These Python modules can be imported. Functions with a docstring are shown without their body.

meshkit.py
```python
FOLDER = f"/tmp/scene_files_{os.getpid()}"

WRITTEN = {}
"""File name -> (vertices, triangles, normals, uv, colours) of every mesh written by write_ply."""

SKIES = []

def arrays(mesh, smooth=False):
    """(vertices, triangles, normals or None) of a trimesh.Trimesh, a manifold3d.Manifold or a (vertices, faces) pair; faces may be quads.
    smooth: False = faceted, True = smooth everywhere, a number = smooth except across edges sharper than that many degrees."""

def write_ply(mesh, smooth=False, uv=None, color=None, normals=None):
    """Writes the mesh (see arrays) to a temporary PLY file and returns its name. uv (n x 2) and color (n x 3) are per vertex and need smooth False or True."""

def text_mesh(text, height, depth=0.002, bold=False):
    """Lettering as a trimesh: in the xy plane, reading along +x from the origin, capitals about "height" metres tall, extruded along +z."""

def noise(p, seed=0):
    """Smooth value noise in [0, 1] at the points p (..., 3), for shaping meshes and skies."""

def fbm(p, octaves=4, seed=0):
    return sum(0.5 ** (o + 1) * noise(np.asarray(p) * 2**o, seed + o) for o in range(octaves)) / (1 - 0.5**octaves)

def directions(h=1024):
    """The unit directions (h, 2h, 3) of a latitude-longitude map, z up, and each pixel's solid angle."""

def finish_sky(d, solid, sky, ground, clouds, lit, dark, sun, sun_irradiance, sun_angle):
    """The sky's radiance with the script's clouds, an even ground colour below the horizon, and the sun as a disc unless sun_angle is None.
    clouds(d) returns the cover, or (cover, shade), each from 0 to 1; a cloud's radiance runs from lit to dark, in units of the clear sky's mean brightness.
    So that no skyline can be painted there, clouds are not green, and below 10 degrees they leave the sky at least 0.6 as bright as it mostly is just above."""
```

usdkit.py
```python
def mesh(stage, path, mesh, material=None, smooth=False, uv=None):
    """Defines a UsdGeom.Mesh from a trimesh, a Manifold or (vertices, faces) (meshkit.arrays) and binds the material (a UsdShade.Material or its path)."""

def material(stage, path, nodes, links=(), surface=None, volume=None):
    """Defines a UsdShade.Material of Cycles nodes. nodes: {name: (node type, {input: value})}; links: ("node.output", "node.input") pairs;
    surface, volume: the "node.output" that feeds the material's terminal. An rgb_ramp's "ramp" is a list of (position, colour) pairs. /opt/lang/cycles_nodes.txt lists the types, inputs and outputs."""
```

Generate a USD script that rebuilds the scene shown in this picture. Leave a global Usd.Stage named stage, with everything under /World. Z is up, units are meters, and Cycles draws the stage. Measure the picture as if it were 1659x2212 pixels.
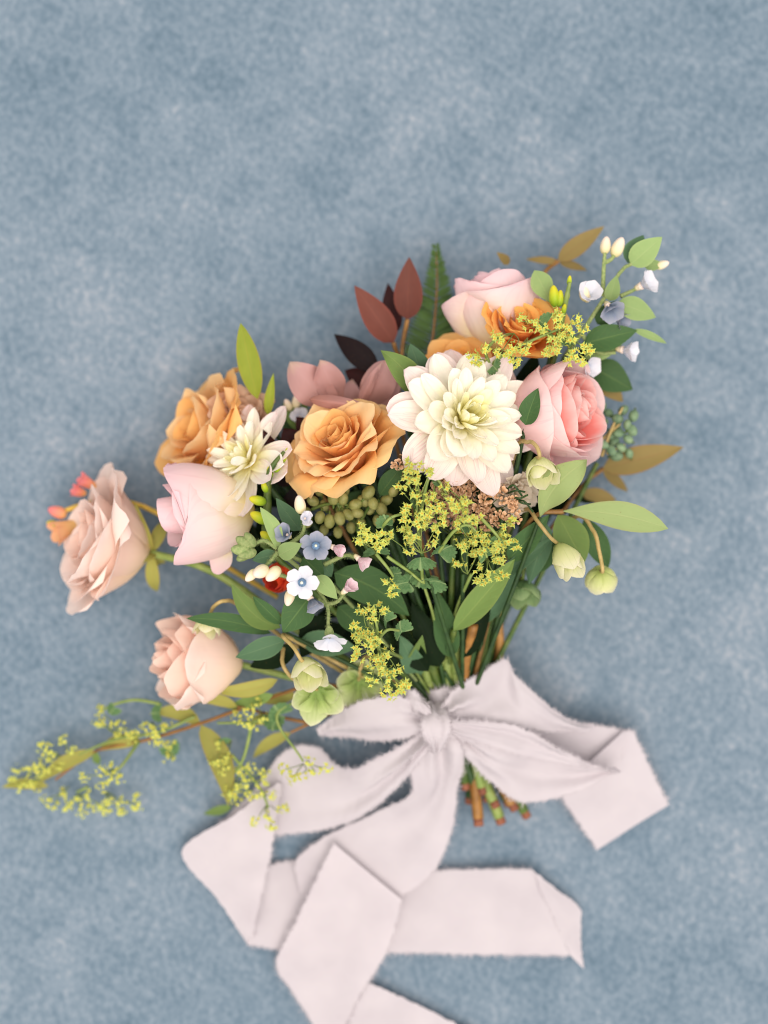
import math, random, numpy as np, trimesh, usdkit, meshkit
from pxr import Usd, UsdGeom, UsdLux, UsdShade, Gf, Sdf, Vt

stage = Usd.Stage.CreateInMemory()
UsdGeom.SetStageUpAxis(stage, 'Z'); UsdGeom.SetStageMetersPerUnit(stage, 1.0)
UsdGeom.Xform.Define(stage, '/World'); UsdGeom.Scope.Define(stage, '/World/Looks')
rng = np.random.default_rng(7)

# ------------------------------------------------------------------ camera, light, exposure
CAM_H, WIDE = 1.0, 0.48
cam = UsdGeom.Camera.Define(stage, '/World/camera')
cam.AddTranslateOp().Set((0, 0, CAM_H))
cam.CreateHorizontalApertureAttr(24.0); cam.CreateVerticalApertureAttr(32.0)
cam.CreateFocalLengthAttr(50.0 * CAM_H)
cam.CreateFStopAttr(2.0); cam.CreateFocusDistanceAttr(CAM_H - 0.112)
cam.CreateClippingRangeAttr((0.05, 100.0))
cam.CreateExposureAttr(1.07)
SUN = np.array([0.10, -0.22, 0.97]); SUN /= np.linalg.norm(SUN)
sun = UsdLux.DistantLight.Define(stage, '/World/sun')
sun.CreateIntensityAttr(0.40); sun.CreateAngleAttr(56.0); sun.CreateColorAttr((1.0, 0.94, 0.87)); sun.CreateNormalizeAttr(True)
zz = SUN; xx = np.cross([0, 1, 0], zz); xx /= np.linalg.norm(xx); yy = np.cross(zz, xx)
sun.AddTransformOp().Set(Gf.Matrix4d(*xx, 0, *yy, 0, *zz, 0, 0, 0, 0, 1))
skym = usdkit.material(stage, '/World/Looks/overcast_sky', {
    's': ('sky_texture', {'sky_type': 'single_scattering', 'sun_disc': False, 'sun_elevation': math.asin(SUN[2]), 'sun_rotation': math.atan2(SUN[0], SUN[1])}),
    'tc': ('texture_coordinate', {}),
    'n': ('noise_texture', {'scale': 2.2, 'detail': 5.0}),
    'r': ('rgb_ramp', {'ramp': [(0.0, (5.8, 5.6, 5.4)), (1.0, (7.4, 7.1, 6.75))]}),
    'm': ('mix', {'fac': 0.94}),
    'b': ('background_shader', {'strength': 0.063})},
    [('tc.generated', 'n.vector'), ('n.fac', 'r.fac'), ('s.color', 'm.color1'), ('r.color', 'm.color2'), ('m.color', 'b.color')], surface='b.background')
dome = UsdLux.DomeLight.Define(stage, '/World/sky')
dome.GetPrim().SetCustomDataByKey('kind', 'structure'); dome.GetPrim().SetCustomDataByKey('label', 'bright even overcast sky')
UsdShade.MaterialBindingAPI.Apply(dome.GetPrim()).Bind(skym)

# ------------------------------------------------------------------ helpers
def P(px, py, z=0.0):
    """A place in the bouquet: px, py on a 1659-wide drawing of it seen from above, z metres above the table."""
    k = WIDE / 1659 * (1 - z / CAM_H)
    return np.array([(px - 829.5) * k, (1106 - py) * k, z])

def mm(px, z=0.1):
    return px * WIDE / 1659 * (1 - z / CAM_H)

def lin(c):
    c = np.asarray(c, float) / 255
    return tuple(np.where(c < .04045, c / 12.92, ((c + .055) / 1.055) ** 2.4))

def unit(v):
    v = np.asarray(v, float); return v / max(np.linalg.norm(v), 1e-12)

lin0 = lin
names = {}
def numbered(parent, name):
    k = (parent, name); n = names.get(k, -1) + 1; names[k] = n
    return name if n == 0 else f'{name}_{n:03d}'

bases = {}
def thing(name, label, cat, base=(0, 0, 0), group=None):
    path = '/World/' + numbered('/World', name)
    x = UsdGeom.Xform.Define(stage, path); x.AddTranslateOp().Set(Gf.Vec3d(*map(float, base)))
    p = x.GetPrim(); p.SetCustomDataByKey('label', label); p.SetCustomDataByKey('category', cat)
    if group: p.SetCustomDataByKey('group', group)
    bases[path] = np.asarray(base, float)
    return path

def part(parent, name, vf, m, uv=None, smooth=True, label=None, kind=None):
    path = parent + '/' + numbered(parent, name)
    b = bases[parent]; v, f = vf
    v = np.asarray(v, float) - b
    pr = usdkit.mesh(stage, path, (v, f), m, smooth=smooth, uv=uv)
    bases[path] = b
    if label: pr.GetPrim().SetCustomDataByKey('label', label)
    if kind: pr.GetPrim().SetCustomDataByKey('kind', kind)
    return path

def spline(pts, n):
    pts = np.asarray(pts, float)
    if len(pts) == 2: return pts[0] + np.linspace(0, 1, n)[:, None] * (pts[1] - pts[0])
    q = np.vstack([2 * pts[0] - pts[1], pts, 2 * pts[-1] - pts[-2]])
    out = []
    for s in np.linspace(0, len(pts) - 1 - 1e-9, n):
        i = int(s); t = s - i; a, b, c, d = q[i:i + 4]
        out.append(.5 * (2 * b + (c - a) * t + (2 * a - 5 * b + 4 * c - d) * t * t + (3 * b - a - 3 * c + d) * t ** 3))
    return np.array(out)

def grid(nu, nv):
    """Quads of an (nv+1) x (nu+1) lattice, row by row."""
    i = np.arange(nv)[:, None] * (nu + 1) + np.arange(nu)[None]
    return np.stack([i, i + 1, i + nu + 2, i + nu + 1], -1).reshape(-1, 4)

def merge(parts):
    V, F, U, n = [], [], [], 0
    for p in parts:
        v, f = p[0], np.asarray(p[1])
        if f.shape[1] == 4: f = np.vstack([f[:, [0, 1, 2]], f[:, [0, 2, 3]]])
        V.append(v); F.append(f + n); U.append(p[2] if len(p) > 2 else np.zeros((len(v), 2))); n += len(v)
    return np.vstack(V), np.vstack(F), np.vstack(U)

def tube(pts, r, n=16, k=7, cap=True):
    c = spline(pts, n); r = np.interp(np.linspace(0, 1, n), np.linspace(0, 1, np.size(r)), np.atleast_1d(r)) if np.size(r) > 1 else np.full(n, float(np.ravel(r)[0]))
    t = np.gradient(c, axis=0); t /= np.linalg.norm(t, axis=1)[:, None] + 1e-12
    s = np.cross(t[0], [0, 0, 1.0]); s = s if np.linalg.norm(s) > 1e-3 else np.array([1.0, 0, 0]); V = []
    for i in range(n):
        s = unit(s - t[i] * (s @ t[i])); b = np.cross(t[i], s)
        a = np.arange(k) * 2 * np.pi / k
        V.append(c[i] + r[i] * (np.cos(a)[:, None] * s + np.sin(a)[:, None] * b))
    V = np.vstack(V); i = np.arange(n - 1)[:, None] * k; j = np.arange(k)[None]; j2 = (j + 1) % k
    F = np.stack([i + j, i + j2, i + k + j2, i + k + j], -1).reshape(-1, 4)
    F = np.vstack([F[:, [0, 1, 2]], F[:, [0, 2, 3]]])
    uv = np.column_stack([np.tile(np.arange(k) / k, n), np.repeat(np.linspace(0, 1, n), k)])
    if cap:
        m = len(V); V = np.vstack([V, c[0], c[-1]]); uv = np.vstack([uv, [.5, 0], [.5, 1]])
        e = (n - 1) * k
        F = np.vstack([F, [(m, b2, a2) for a2, b2 in zip(range(k), np.roll(range(k), -1))], [(m + 1, e + a2, e + b2) for a2, b2 in zip(range(k), np.roll(range(k), -1))]])
    return V, F, uv

def frame(axis, up=(0, 0, 1)):
    """Columns x, y, z with z along axis."""
    z = unit(axis); x = np.cross(up, z)
    if np.linalg.norm(x) < 1e-4: x = np.array([1.0, 0, 0]) - z * z[0]
    x = unit(x); return np.column_stack([x, np.cross(z, x), z])

def vnoise(p, seed=0):
    return meshkit.noise(p, seed)

# ------------------------------------------------------------------ materials
L = '/World/Looks/'
def petal_mat(name, stops, trans=.36, rough=.6, vein=0., veinc=(200, 130, 140), vary=.05, blotch=.12, bump=.25, gain=1.3):
    lin = lambda c: tuple(np.clip(1 - (1 - np.asarray(lin0(c))) ** gain, 0, .93))
    nodes = {
        'tc': ('texture_coordinate', {}), 'sx': ('separate_xyz', {}), 'oi': ('object_info', {}),
        'mp': ('mapping', {'scale': (5.0, 2.5, 1.0)}), 'n': ('noise_texture', {'scale': 1.0, 'detail': 3.0}),
        'na': ('math', {'math_type': 'multiply_add', 'value2': blotch * 2, 'value3': -blotch}),
        'ad': ('math', {'math_type': 'add'}),
        'rp': ('rgb_ramp', {'ramp': [(v, lin(c)) for v, c in stops]}),
        'mr': ('map_range', {'from_min': 0., 'from_max': 1., 'to_min': 1 - vary, 'to_max': 1 + vary}),
        'hs': ('hsv', {}),
        'mv': ('mapping', {'scale': (26.0, 1.1, 1.0)}), 'nv': ('noise_texture', {'scale': 1.0, 'detail': 2.0}),
        'rv': ('rgb_ramp', {'ramp': [(0., (0, 0, 0)), (.56, (0, 0, 0)), (.64, (vein,) * 3), (.70, (0, 0, 0)), (1., (0, 0, 0))]}),
        'bw': ('rgb_to_bw', {}), 'mx': ('mix', {'color2': lin(veinc)}),
        'bh': ('math', {'math_type': 'multiply_add', 'value2': .6}), 'bp': ('bump', {'strength': bump * 1.6, 'distance': .0010}),
        'p': ('principled_bsdf', {'roughness': rough, 'specular_ior_level': .22, 'sheen_weight': .06}),
        't': ('translucent_bsdf', {}), 'm': ('mix_closure', {'fac': trans})}
    links = [('tc.UV', 'sx.vector'), ('tc.UV', 'mp.vector'), ('mp.vector', 'n.vector'), ('n.fac', 'na.value1'), ('na.value', 'ad.value1'), ('sx.y', 'ad.value2'),
             ('ad.value', 'rp.fac'), ('oi.random', 'mr.value'), ('mr.result', 'hs.value'), ('rp.color', 'mx.color1'), ('tc.UV', 'mv.vector'), ('mv.vector', 'nv.vector'),
             ('nv.fac', 'rv.fac'), ('rv.color', 'bw.color'), ('bw.val', 'mx.fac'), ('mx.color', 'hs.color'), ('hs.color', 'p.base_color'), ('hs.color', 't.color'),
             ('nv.fac', 'bh.value1'), ('n.fac', 'bh.value3'), ('bh.value', 'bp.height'), ('bp.normal', 'p.normal'), ('p.BSDF', 'm.closure1'), ('t.BSDF', 'm.closure2')]
    return usdkit.material(stage, L + name, nodes, links, surface='m.closure')

def leaf_mat(name, c1, c2, veinc, edge=None, back=None, rough=.55, trans=.10, spec=.13, veins=.16):
    """c1, c2: blotches of the blade; veinc: midrib and side veins; edge: rim colour; back: underside."""
    edge = edge or c2; back = back or c1
    nodes = {
        'tc': ('texture_coordinate', {}), 'sx': ('separate_xyz', {}), 'oi': ('object_info', {}), 'ge': ('geometry', {}),
        'mp': ('mapping', {'scale': (3.0, 6.0, 1.0)}), 'n': ('noise_texture', {'scale': 1.0, 'detail': 4.0}),
        'rp': ('rgb_ramp', {'ramp': [(.3, lin(c1)), (.7, lin(c2))]}),
        'u0': ('math', {'math_type': 'subtract', 'value2': .5}), 'ua': ('math', {'math_type': 'absolute'}),
        'mid': ('rgb_ramp', {'ramp': [(0., (.9,) * 3), (.018, (.7,) * 3), (.04, (0, 0, 0)), (1., (0, 0, 0))]}),
        'k1': ('math', {'math_type': 'multiply', 'value2': -.55}), 'kn': ('math', {'math_type': 'multiply_add', 'value2': .22}), 'k2': ('math', {'math_type': 'add'}), 'k3': ('math', {'math_type': 'multiply', 'value2': 7.0}), 'k4': ('math', {'math_type': 'fraction'}),
        'sv': ('rgb_ramp', {'ramp': [(0., (0, 0, 0)), (.40, (0, 0, 0)), (.5, (veins,) * 3), (.60, (0, 0, 0)), (1., (0, 0, 0))]}),
        'mxv': ('math', {'math_type': 'maximum'}), 'b1': ('rgb_to_bw', {}), 'b2': ('rgb_to_bw', {}),
        'mv': ('mix', {'color2': lin(veinc)}),
        'ed': ('rgb_ramp', {'ramp': [(0., (0, 0, 0)), (.40, (0, 0, 0)), (.5, (1, 1, 1))]}), 'b3': ('rgb_to_bw', {}), 'me': ('mix', {'color2': lin(edge)}),
        'mb': ('mix', {'color2': lin(back)}), 'mbf': ('math', {'math_type': 'multiply', 'value2': .8}),
        'fm': ('mapping', {'scale': (14., 34., 1.)}), 'fn': ('noise_texture', {'scale': 1., 'detail': 3.}), 'fr': ('rgb_ramp', {'ramp': [(.0, (0, 0, 0)), (.66, (0, 0, 0)), (.76, (.55,) * 3), (1., (.6,) * 3)]}), 'fb': ('rgb_to_bw', {}), 'fx': ('mix', {'color2': lin((122, 92, 52))}),
        'mr': ('map_range', {'from_min': 0., 'from_max': 1., 'to_min': .82, 'to_max': 1.18}), 'hs': ('hsv', {}),
        'bp': ('bump', {'strength': .3, 'distance': .0008}),
        'p': ('principled_bsdf', {'roughness': rough, 'specular_ior_level': spec}), 't': ('translucent_bsdf', {}), 'm': ('mix_closure', {'fac': trans})}
    links = [('tc.UV', 'sx.vector'), ('tc.UV', 'mp.vector'), ('mp.vector', 'n.vector'), ('n.fac', 'rp.fac'), ('sx.x', 'u0.value1'), ('u0.value', 'ua.value1'),
             ('ua.value', 'mid.fac'), ('ua.value', 'k1.value1'), ('k1.value', 'k2.value1'), ('n.fac', 'kn.value1'), ('sx.y', 'kn.value3'), ('kn.value', 'k2.value2'), ('k2.value', 'k3.value1'), ('k3.value', 'k4.value1'), ('k4.value', 'sv.fac'),
             ('mid.color', 'b1.color'), ('sv.color', 'b2.color'), ('b1.val', 'mxv.value1'), ('b2.val', 'mxv.value2'), ('mxv.value', 'mv.fac'), ('rp.color', 'mv.color1'),
             ('ua.value', 'ed.fac'), ('ed.color', 'b3.color'), ('b3.val', 'me.fac'), ('mv.color', 'me.color1'), ('me.color', 'mb.color1'), ('ge.backfacing', 'mbf.value1'), ('mbf.value', 'mb.fac'),
             ('oi.random', 'mr.value'), ('mr.result', 'hs.value'), ('tc.UV', 'fm.vector'), ('fm.vector', 'fn.vector'), ('fn.fac', 'fr.fac'), ('fr.color', 'fb.color'), ('fb.val', 'fx.fac'), ('mb.color', 'fx.color1'), ('fx.color', 'hs.color'), ('hs.color', 'p.base_color'), ('hs.color', 't.color'),
             ('mxv.value', 'bp.height'), ('bp.normal', 'p.normal'), ('p.BSDF', 'm.closure1'), ('t.BSDF', 'm.closure2')]
    return usdkit.material(stage, L + name, nodes, links, surface='m.closure')

def plain_mat(name, c1, c2, scale=120., rough=.5, spec=.35, trans=0., bump=.3, dist=.0006):
    nodes = {'g': ('texture_coordinate', {}), 'n': ('noise_texture', {'scale': scale, 'detail': 4.0}), 'rp': ('rgb_ramp', {'ramp': [(.3, lin(c1)), (.7, lin(c2))]}),
             'oi': ('object_info', {}), 'mr': ('map_range', {'from_min': 0., 'from_max': 1., 'to_min': .86, 'to_max': 1.14}), 'hs': ('hsv', {}),
             'bp': ('bump', {'strength': bump, 'distance': dist}), 'p': ('principled_bsdf', {'roughness': rough, 'specular_ior_level': spec}), 't': ('translucent_bsdf', {}), 'm': ('mix_closure', {'fac': trans})}
    links = [('g.object', 'n.vector'), ('n.fac', 'rp.fac'), ('oi.random', 'mr.value'), ('mr.result', 'hs.value'), ('rp.color', 'hs.color'), ('hs.color', 'p.base_color'), ('hs.color', 't.color'),
             ('n.fac', 'bp.height'), ('bp.normal', 'p.normal'), ('p.BSDF', 'm.closure1'), ('t.BSDF', 'm.closure2')]
    return usdkit.material(stage, L + name, nodes, links, surface='m.closure')

M = {}
M['table'] = usdkit.material(stage, L + 'mottled_suede', {
    'g': ('geometry', {}),
    'n1': ('noise_texture', {'scale': 250., 'detail': 6., 'roughness': .68}), 'n2': ('noise_texture', {'scale': 34., 'detail': 4., 'roughness': .6, 'distortion': .6}), 'n3': ('noise_texture', {'scale': 5.5, 'detail': 2.}),
    'n4': ('noise_texture', {'scale': 900., 'detail': 2.}),
    'a1': ('math', {'math_type': 'multiply', 'value2': .58}), 'a2': ('math', {'math_type': 'multiply_add', 'value2': .30}), 'a3': ('math', {'math_type': 'multiply_add', 'value2': .26}),
    'r': ('rgb_ramp', {'ramp': [(.36, lin((74, 94, 108))), (.49, lin((96, 114, 129))), (.62, lin((118, 132, 145))), (.76, lin((152, 156, 164)))]}),
    'mp': ('mapping', {'scale': (1., .8, 1.), 'rotation': (0, 0, .5)}),
    'bp': ('bump', {'strength': .35, 'distance': .0008}),
    'p': ('principled_bsdf', {'roughness': .85, 'specular_ior_level': .15, 'sheen_weight': .08})},
    [('g.position', 'mp.vector'), ('mp.vector', 'n1.vector'), ('g.position', 'n2.vector'), ('g.position', 'n3.vector'), ('g.position', 'n4.vector'),
     ('n1.fac', 'a1.value1'), ('n2.fac', 'a2.value1'), ('a1.value', 'a2.value3'), ('n3.fac', 'a3.value1'), ('a2.value', 'a3.value3'), ('a3.value', 'r.fac'), ('r.color', 'p.base_color'),
     ('n4.fac', 'bp.height'), ('bp.normal', 'p.normal')], surface='p.BSDF')

M['dahlia_out'] = petal_mat('dahlia_outer', [(0, (236, 218, 146)), (.3, (244, 230, 198)), (.6, (244, 228, 216)), (1, (244, 216, 214))], trans=.3, vein=.5, veinc=(214, 158, 170), blotch=.06)
M['dahlia_mid'] = petal_mat('dahlia_middle', [(0, (236, 214, 104)), (.28, (246, 232, 184)), (.55, (246, 234, 214)), (1, (246, 230, 218))], trans=.3, vein=.0, blotch=.06)
M['dahlia_in'] = petal_mat('dahlia_inner', [(0, (214, 200, 84)), (.4, (243, 230, 156)), (1, (247, 238, 210))], trans=.3, blotch=.06)
M['apricot'] = petal_mat('apricot_petal', [(0, (232, 136, 34)), (.4, (248, 172, 98)), (.75, (250, 184, 120)), (1, (250, 198, 146))], vary=.06)
M['apricot_in'] = petal_mat('apricot_inner', [(0, (230, 106, 14)), (.5, (248, 150, 60)), (1, (250, 182, 114))], vary=.06)
M['apricot_out'] = petal_mat('apricot_outer', [(0, (224, 160, 44)), (.3, (247, 170, 86)), (.8, (249, 180, 110)), (1, (250, 192, 132))], vary=.06)
M['orange_side'] = petal_mat('orange_rose_petal', [(0, (236, 134, 20)), (.4, (249, 160, 66)), (1, (250, 180, 112))], vary=.07)
M['orange_deep'] = petal_mat('orange_ruffle', [(0, (242, 104, 16)), (.5, (250, 152, 58)), (1, (251, 178, 98))], vary=.1)
M['garden'] = petal_mat('garden_rose_outer', [(0, (248, 206, 156)), (.3, (249, 190, 182)), (.7, (249, 192, 192)), (1, (249, 208, 206))], vein=.18, veinc=(224, 130, 150))
M['garden_in'] = petal_mat('garden_rose_inner', [(0, (240, 72, 54)), (.5, (246, 100, 86)), (.85, (247, 144, 136)), (1, (248, 196, 190))], vary=.08)
M['blush_pale'] = petal_mat('pale_rose_petal', [(0, (238, 212, 120)), (.22, (247, 222, 176)), (.5, (249, 216, 206)), (1, (248, 196, 202))], vary=.03, vein=.08)
M['blush'] = petal_mat('blush_petal', [(0, (236, 208, 140)), (.22, (246, 210, 174)), (.65, (249, 208, 192)), (1, (250, 214, 204))], vary=.04)
M['blush_deep'] = petal_mat('blush_inner', [(0, (240, 150, 116)), (.5, (247, 182, 160)), (1, (249, 204, 188))], vary=.05)
M['mauve'] = petal_mat('mauve_petal', [(0, (150, 102, 90)), (.4, (172, 124, 116)), (.85, (188, 142, 138)), (1, (200, 166, 148))], vary=.06)
M['tan_petal'] = petal_mat('tan_petal', [(0, (182, 130, 92)), (.6, (204, 160, 130)), (1, (212, 176, 150))], vary=.06)
M['coral'] = petal_mat('coral_petal', [(0, (240, 190, 110)), (.4, (240, 156, 124)), (1, (232, 122, 130))], vary=.05)
M['yellow_orange'] = petal_mat('freesia_petal', [(0, (220, 190, 110)), (.6, (230, 178, 120)), (1, (232, 160, 120))])
M['red_bud'] = petal_mat('red_bud_petal', [(0, (226, 110, 40)), (.5, (232, 84, 38)), (1, (226, 70, 36))], vary=.08)
M['freesia_bud'] = petal_mat('freesia_bud', [(0, (92, 130, 28)), (.45, (150, 170, 30)), (1, (206, 190, 40))], trans=.1, rough=.4)
M['hellebore'] = petal_mat('hellebore_sepal', [(0, (150, 166, 84)), (.3, (188, 196, 122)), (.75, (214, 212, 158)), (1, (230, 220, 188))], vein=.25, veinc=(160, 176, 96))
M['hellebore_green'] = petal_mat('hellebore_green_sepal', [(0, (126, 152, 80)), (.4, (166, 182, 112)), (.85, (192, 200, 144)), (1, (222, 218, 180))], vein=.25, veinc=(130, 160, 70))
M['hellebore_dark'] = petal_mat('hellebore_dark_sepal', [(0, (60, 92, 48)), (.5, (96, 128, 78)), (1, (140, 160, 110))], vein=.4, veinc=(60, 100, 56))
M['star_white'] = petal_mat('star_white', [(0, (170, 178, 196)), (.3, (196, 196, 206)), (1, (208, 204, 210))], trans=.15)
M['star_blue'] = petal_mat('star_blue', [(0, (70, 84, 104)), (.4, (120, 130, 148)), (1, (160, 160, 174))], trans=.3, vein=.4, veinc=(110, 120, 160))
M['star_pink'] = petal_mat('star_pink', [(0, (196, 170, 176)), (.5, (222, 186, 196)), (1, (228, 200, 208))], trans=.3, vein=.2)
M['star_eye'] = plain_mat('star_eye', (74, 104, 136), (110, 134, 160), scale=900)
M['eye_dot'] = plain_mat('eye_dot', (220, 220, 190), (236, 232, 214), scale=900)
M['cream_bud'] = petal_mat('cream_bud', [(0, (196, 184, 122)), (.4, (222, 204, 164)), (1, (232, 204, 190))], trans=.1)
M['hairy_green'] = plain_mat('downy_green', (112, 132, 76), (150, 158, 104), scale=700, rough=.8, bump=.6)
M['scabiosa'] = petal_mat('scabiosa_petal', [(0, (176, 158, 120)), (.4, (206, 186, 160)), (1, (220, 204, 186))], vary=.06)
M['floret'] = petal_mat('lady_mantle_floret', [(0, (192, 130, 40)), (.16, (190, 164, 58)), (.28, (180, 186, 84)), (1, (150, 172, 92))], trans=.15, vary=.1, blotch=.18)
M['floret_soft'] = petal_mat('lady_mantle_floret_pale', [(0, (192, 146, 52)), (.2, (184, 182, 80)), (1, (152, 176, 92))], trans=.15, vary=.1, blotch=.18)
M['brown_floret'] = petal_mat('dried_floret', [(0, (130, 92, 58)), (.35, (180, 136, 98)), (1, (206, 166, 134))], trans=.1, vary=.15, blotch=.25)
M['berry'] = plain_mat('seed_olive', (112, 114, 56), (150, 146, 88), scale=260, rough=.55, bump=.15)
M['berry_blue'] = plain_mat('seed_blue_green', (84, 112, 84), (128, 148, 112), scale=260, rough=.6, bump=.15)
M['stem'] = plain_mat('stem_green', (52, 82, 28), (96, 108, 48), scale=160)
M['stem_pale'] = plain_mat('stem_pale_green', (104, 126, 58), (140, 152, 84), scale=160)
M['stem_dark'] = plain_mat('stem_dark_green', (30, 54, 24), (54, 80, 36), scale=160)
M['stem_brown'] = plain_mat('stem_brown', (112, 80, 42), (160, 116, 62), scale=140)
M['stem_tan'] = plain_mat('stem_tan', (150, 130, 76), (184, 158, 104), scale=220)
M['stem_orange'] = plain_mat('stem_orange', (112, 76, 34), (158, 110, 52), scale=120)
M['stem_yellow'] = plain_mat('stem_yellow', (168, 150, 60), (208, 166, 70), scale=120)
M['cut_end'] = plain_mat('cut_end', (112, 62, 44), (150, 96, 72), scale=600, rough=.8)
M['leaf_dark'] = leaf_mat('leaf_dark', (16, 46, 20), (30, 70, 32), (128, 150, 84), edge=(60, 88, 44), back=(70, 98, 58), veins=.32)
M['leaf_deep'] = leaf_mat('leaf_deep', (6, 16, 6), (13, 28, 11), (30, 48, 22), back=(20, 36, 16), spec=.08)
M['leaf_blue'] = leaf_mat('leaf_blue_green', (24, 62, 40), (42, 84, 54), (116, 138, 98), edge=(96, 120, 80), back=(84, 112, 82), veins=.3)
M['leaf_mid'] = leaf_mat('leaf_mid', (48, 84, 28), (76, 108, 42), (146, 156, 84), edge=(118, 122, 60), back=(116, 138, 76), veins=.3)
M['leaf_light'] = leaf_mat('leaf_light', (128, 144, 84), (150, 162, 100), (180, 180, 122), edge=(150, 110, 74), back=(150, 166, 110), trans=.3, veins=.2)
M['leaf_downy'] = leaf_mat('leaf_downy', (122, 150, 90), (146, 168, 106), (180, 190, 134), edge=(170, 178, 122), back=(150, 172, 112), rough=.75, trans=.3, veins=.2)
M['leaf_bract'] = leaf_mat('leaf_bract', (84, 120, 76), (112, 142, 94), (150, 172, 118), edge=(170, 184, 130), back=(140, 162, 118), rough=.7, trans=.3, veins=.25)
M['nandina'] = leaf_mat('leaf_olive_gold', (156, 158, 74), (178, 172, 88), (198, 140, 74), edge=(190, 104, 60), back=(164, 160, 84), trans=.3, veins=.12)
M['nandina_green'] = leaf_mat('leaf_yellow_green', (120, 146, 36), (160, 174, 56), (190, 170, 70), edge=(200, 120, 60), back=(150, 160, 60), trans=.25, veins=.15)
M['nandina_olive'] = leaf_mat('leaf_olive_rust', (118, 112, 52), (142, 126, 66), (150, 92, 56), edge=(150, 70, 46), back=(150, 128, 80), trans=.3, veins=.2)
M['burgundy'] = leaf_mat('leaf_burgundy', (68, 32, 30), (94, 48, 42), (136, 80, 66), edge=(140, 52, 50), back=(110, 64, 54), veins=.25)
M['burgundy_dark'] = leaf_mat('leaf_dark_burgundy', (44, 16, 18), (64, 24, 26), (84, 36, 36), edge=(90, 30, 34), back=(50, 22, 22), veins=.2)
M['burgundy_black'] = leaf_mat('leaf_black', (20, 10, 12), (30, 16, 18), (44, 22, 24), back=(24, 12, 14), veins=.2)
M['fern'] = leaf_mat('fern_green', (44, 74, 34), (74, 96, 44), (110, 112, 58), back=(70, 96, 48), veins=.1)
M['ribbon'] = usdkit.material(stage, L + 'silk_ribbon', {
    'g': ('geometry', {}), 'n': ('noise_texture', {'scale': 40., 'detail': 3.}), 'rp': ('rgb_ramp', {'ramp': [(.3, lin((190, 181, 186))), (.7, lin((199, 190, 194)))]}),
    'tc': ('texture_coordinate', {}), 'mp': ('mapping', {'scale': (500., 3000., 1.)}), 'nw': ('noise_texture', {'scale': 1., 'detail': 1.}), 'bp': ('bump', {'strength': .25, 'distance': .0003}),
    'p': ('principled_bsdf', {'roughness': .6, 'specular_ior_level': .2, 'sheen_weight': .15, 'sheen_roughness': .4}), 't': ('translucent_bsdf', {}), 'm': ('mix_closure', {'fac': .16})},
    [('g.position', 'n.vector'), ('n.fac', 'rp.fac'), ('rp.color', 'p.base_color'), ('rp.color', 't.color'), ('g.position', 'mp.vector'), ('mp.vector', 'nw.vector'), ('nw.fac', 'bp.height'), ('bp.normal', 'p.normal'),
     ('p.BSDF', 'm.closure1'), ('t.BSDF', 'm.closure2')], surface='m.closure')

# ------------------------------------------------------------------ the setting: one mottled blue-grey surface
V = np.array([[x, y, 0.] for y in (-2, 2) for x in (-2, 2)])
g = usdkit.mesh(stage, '/World/ground', (V, [[0, 1, 3, 2]]), M['table'])
g.GetPrim().SetCustomDataByKey('kind', 'structure'); g.GetPrim().SetCustomDataByKey('label', 'mottled blue grey suede-like surface the bouquet lies on')

# ------------------------------------------------------------------ petals, leaves
def smoothstep(a, b, x):
    t = np.clip((x - a) / (b - a), 0, 1); return t * t * (3 - 2 * t)

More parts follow.
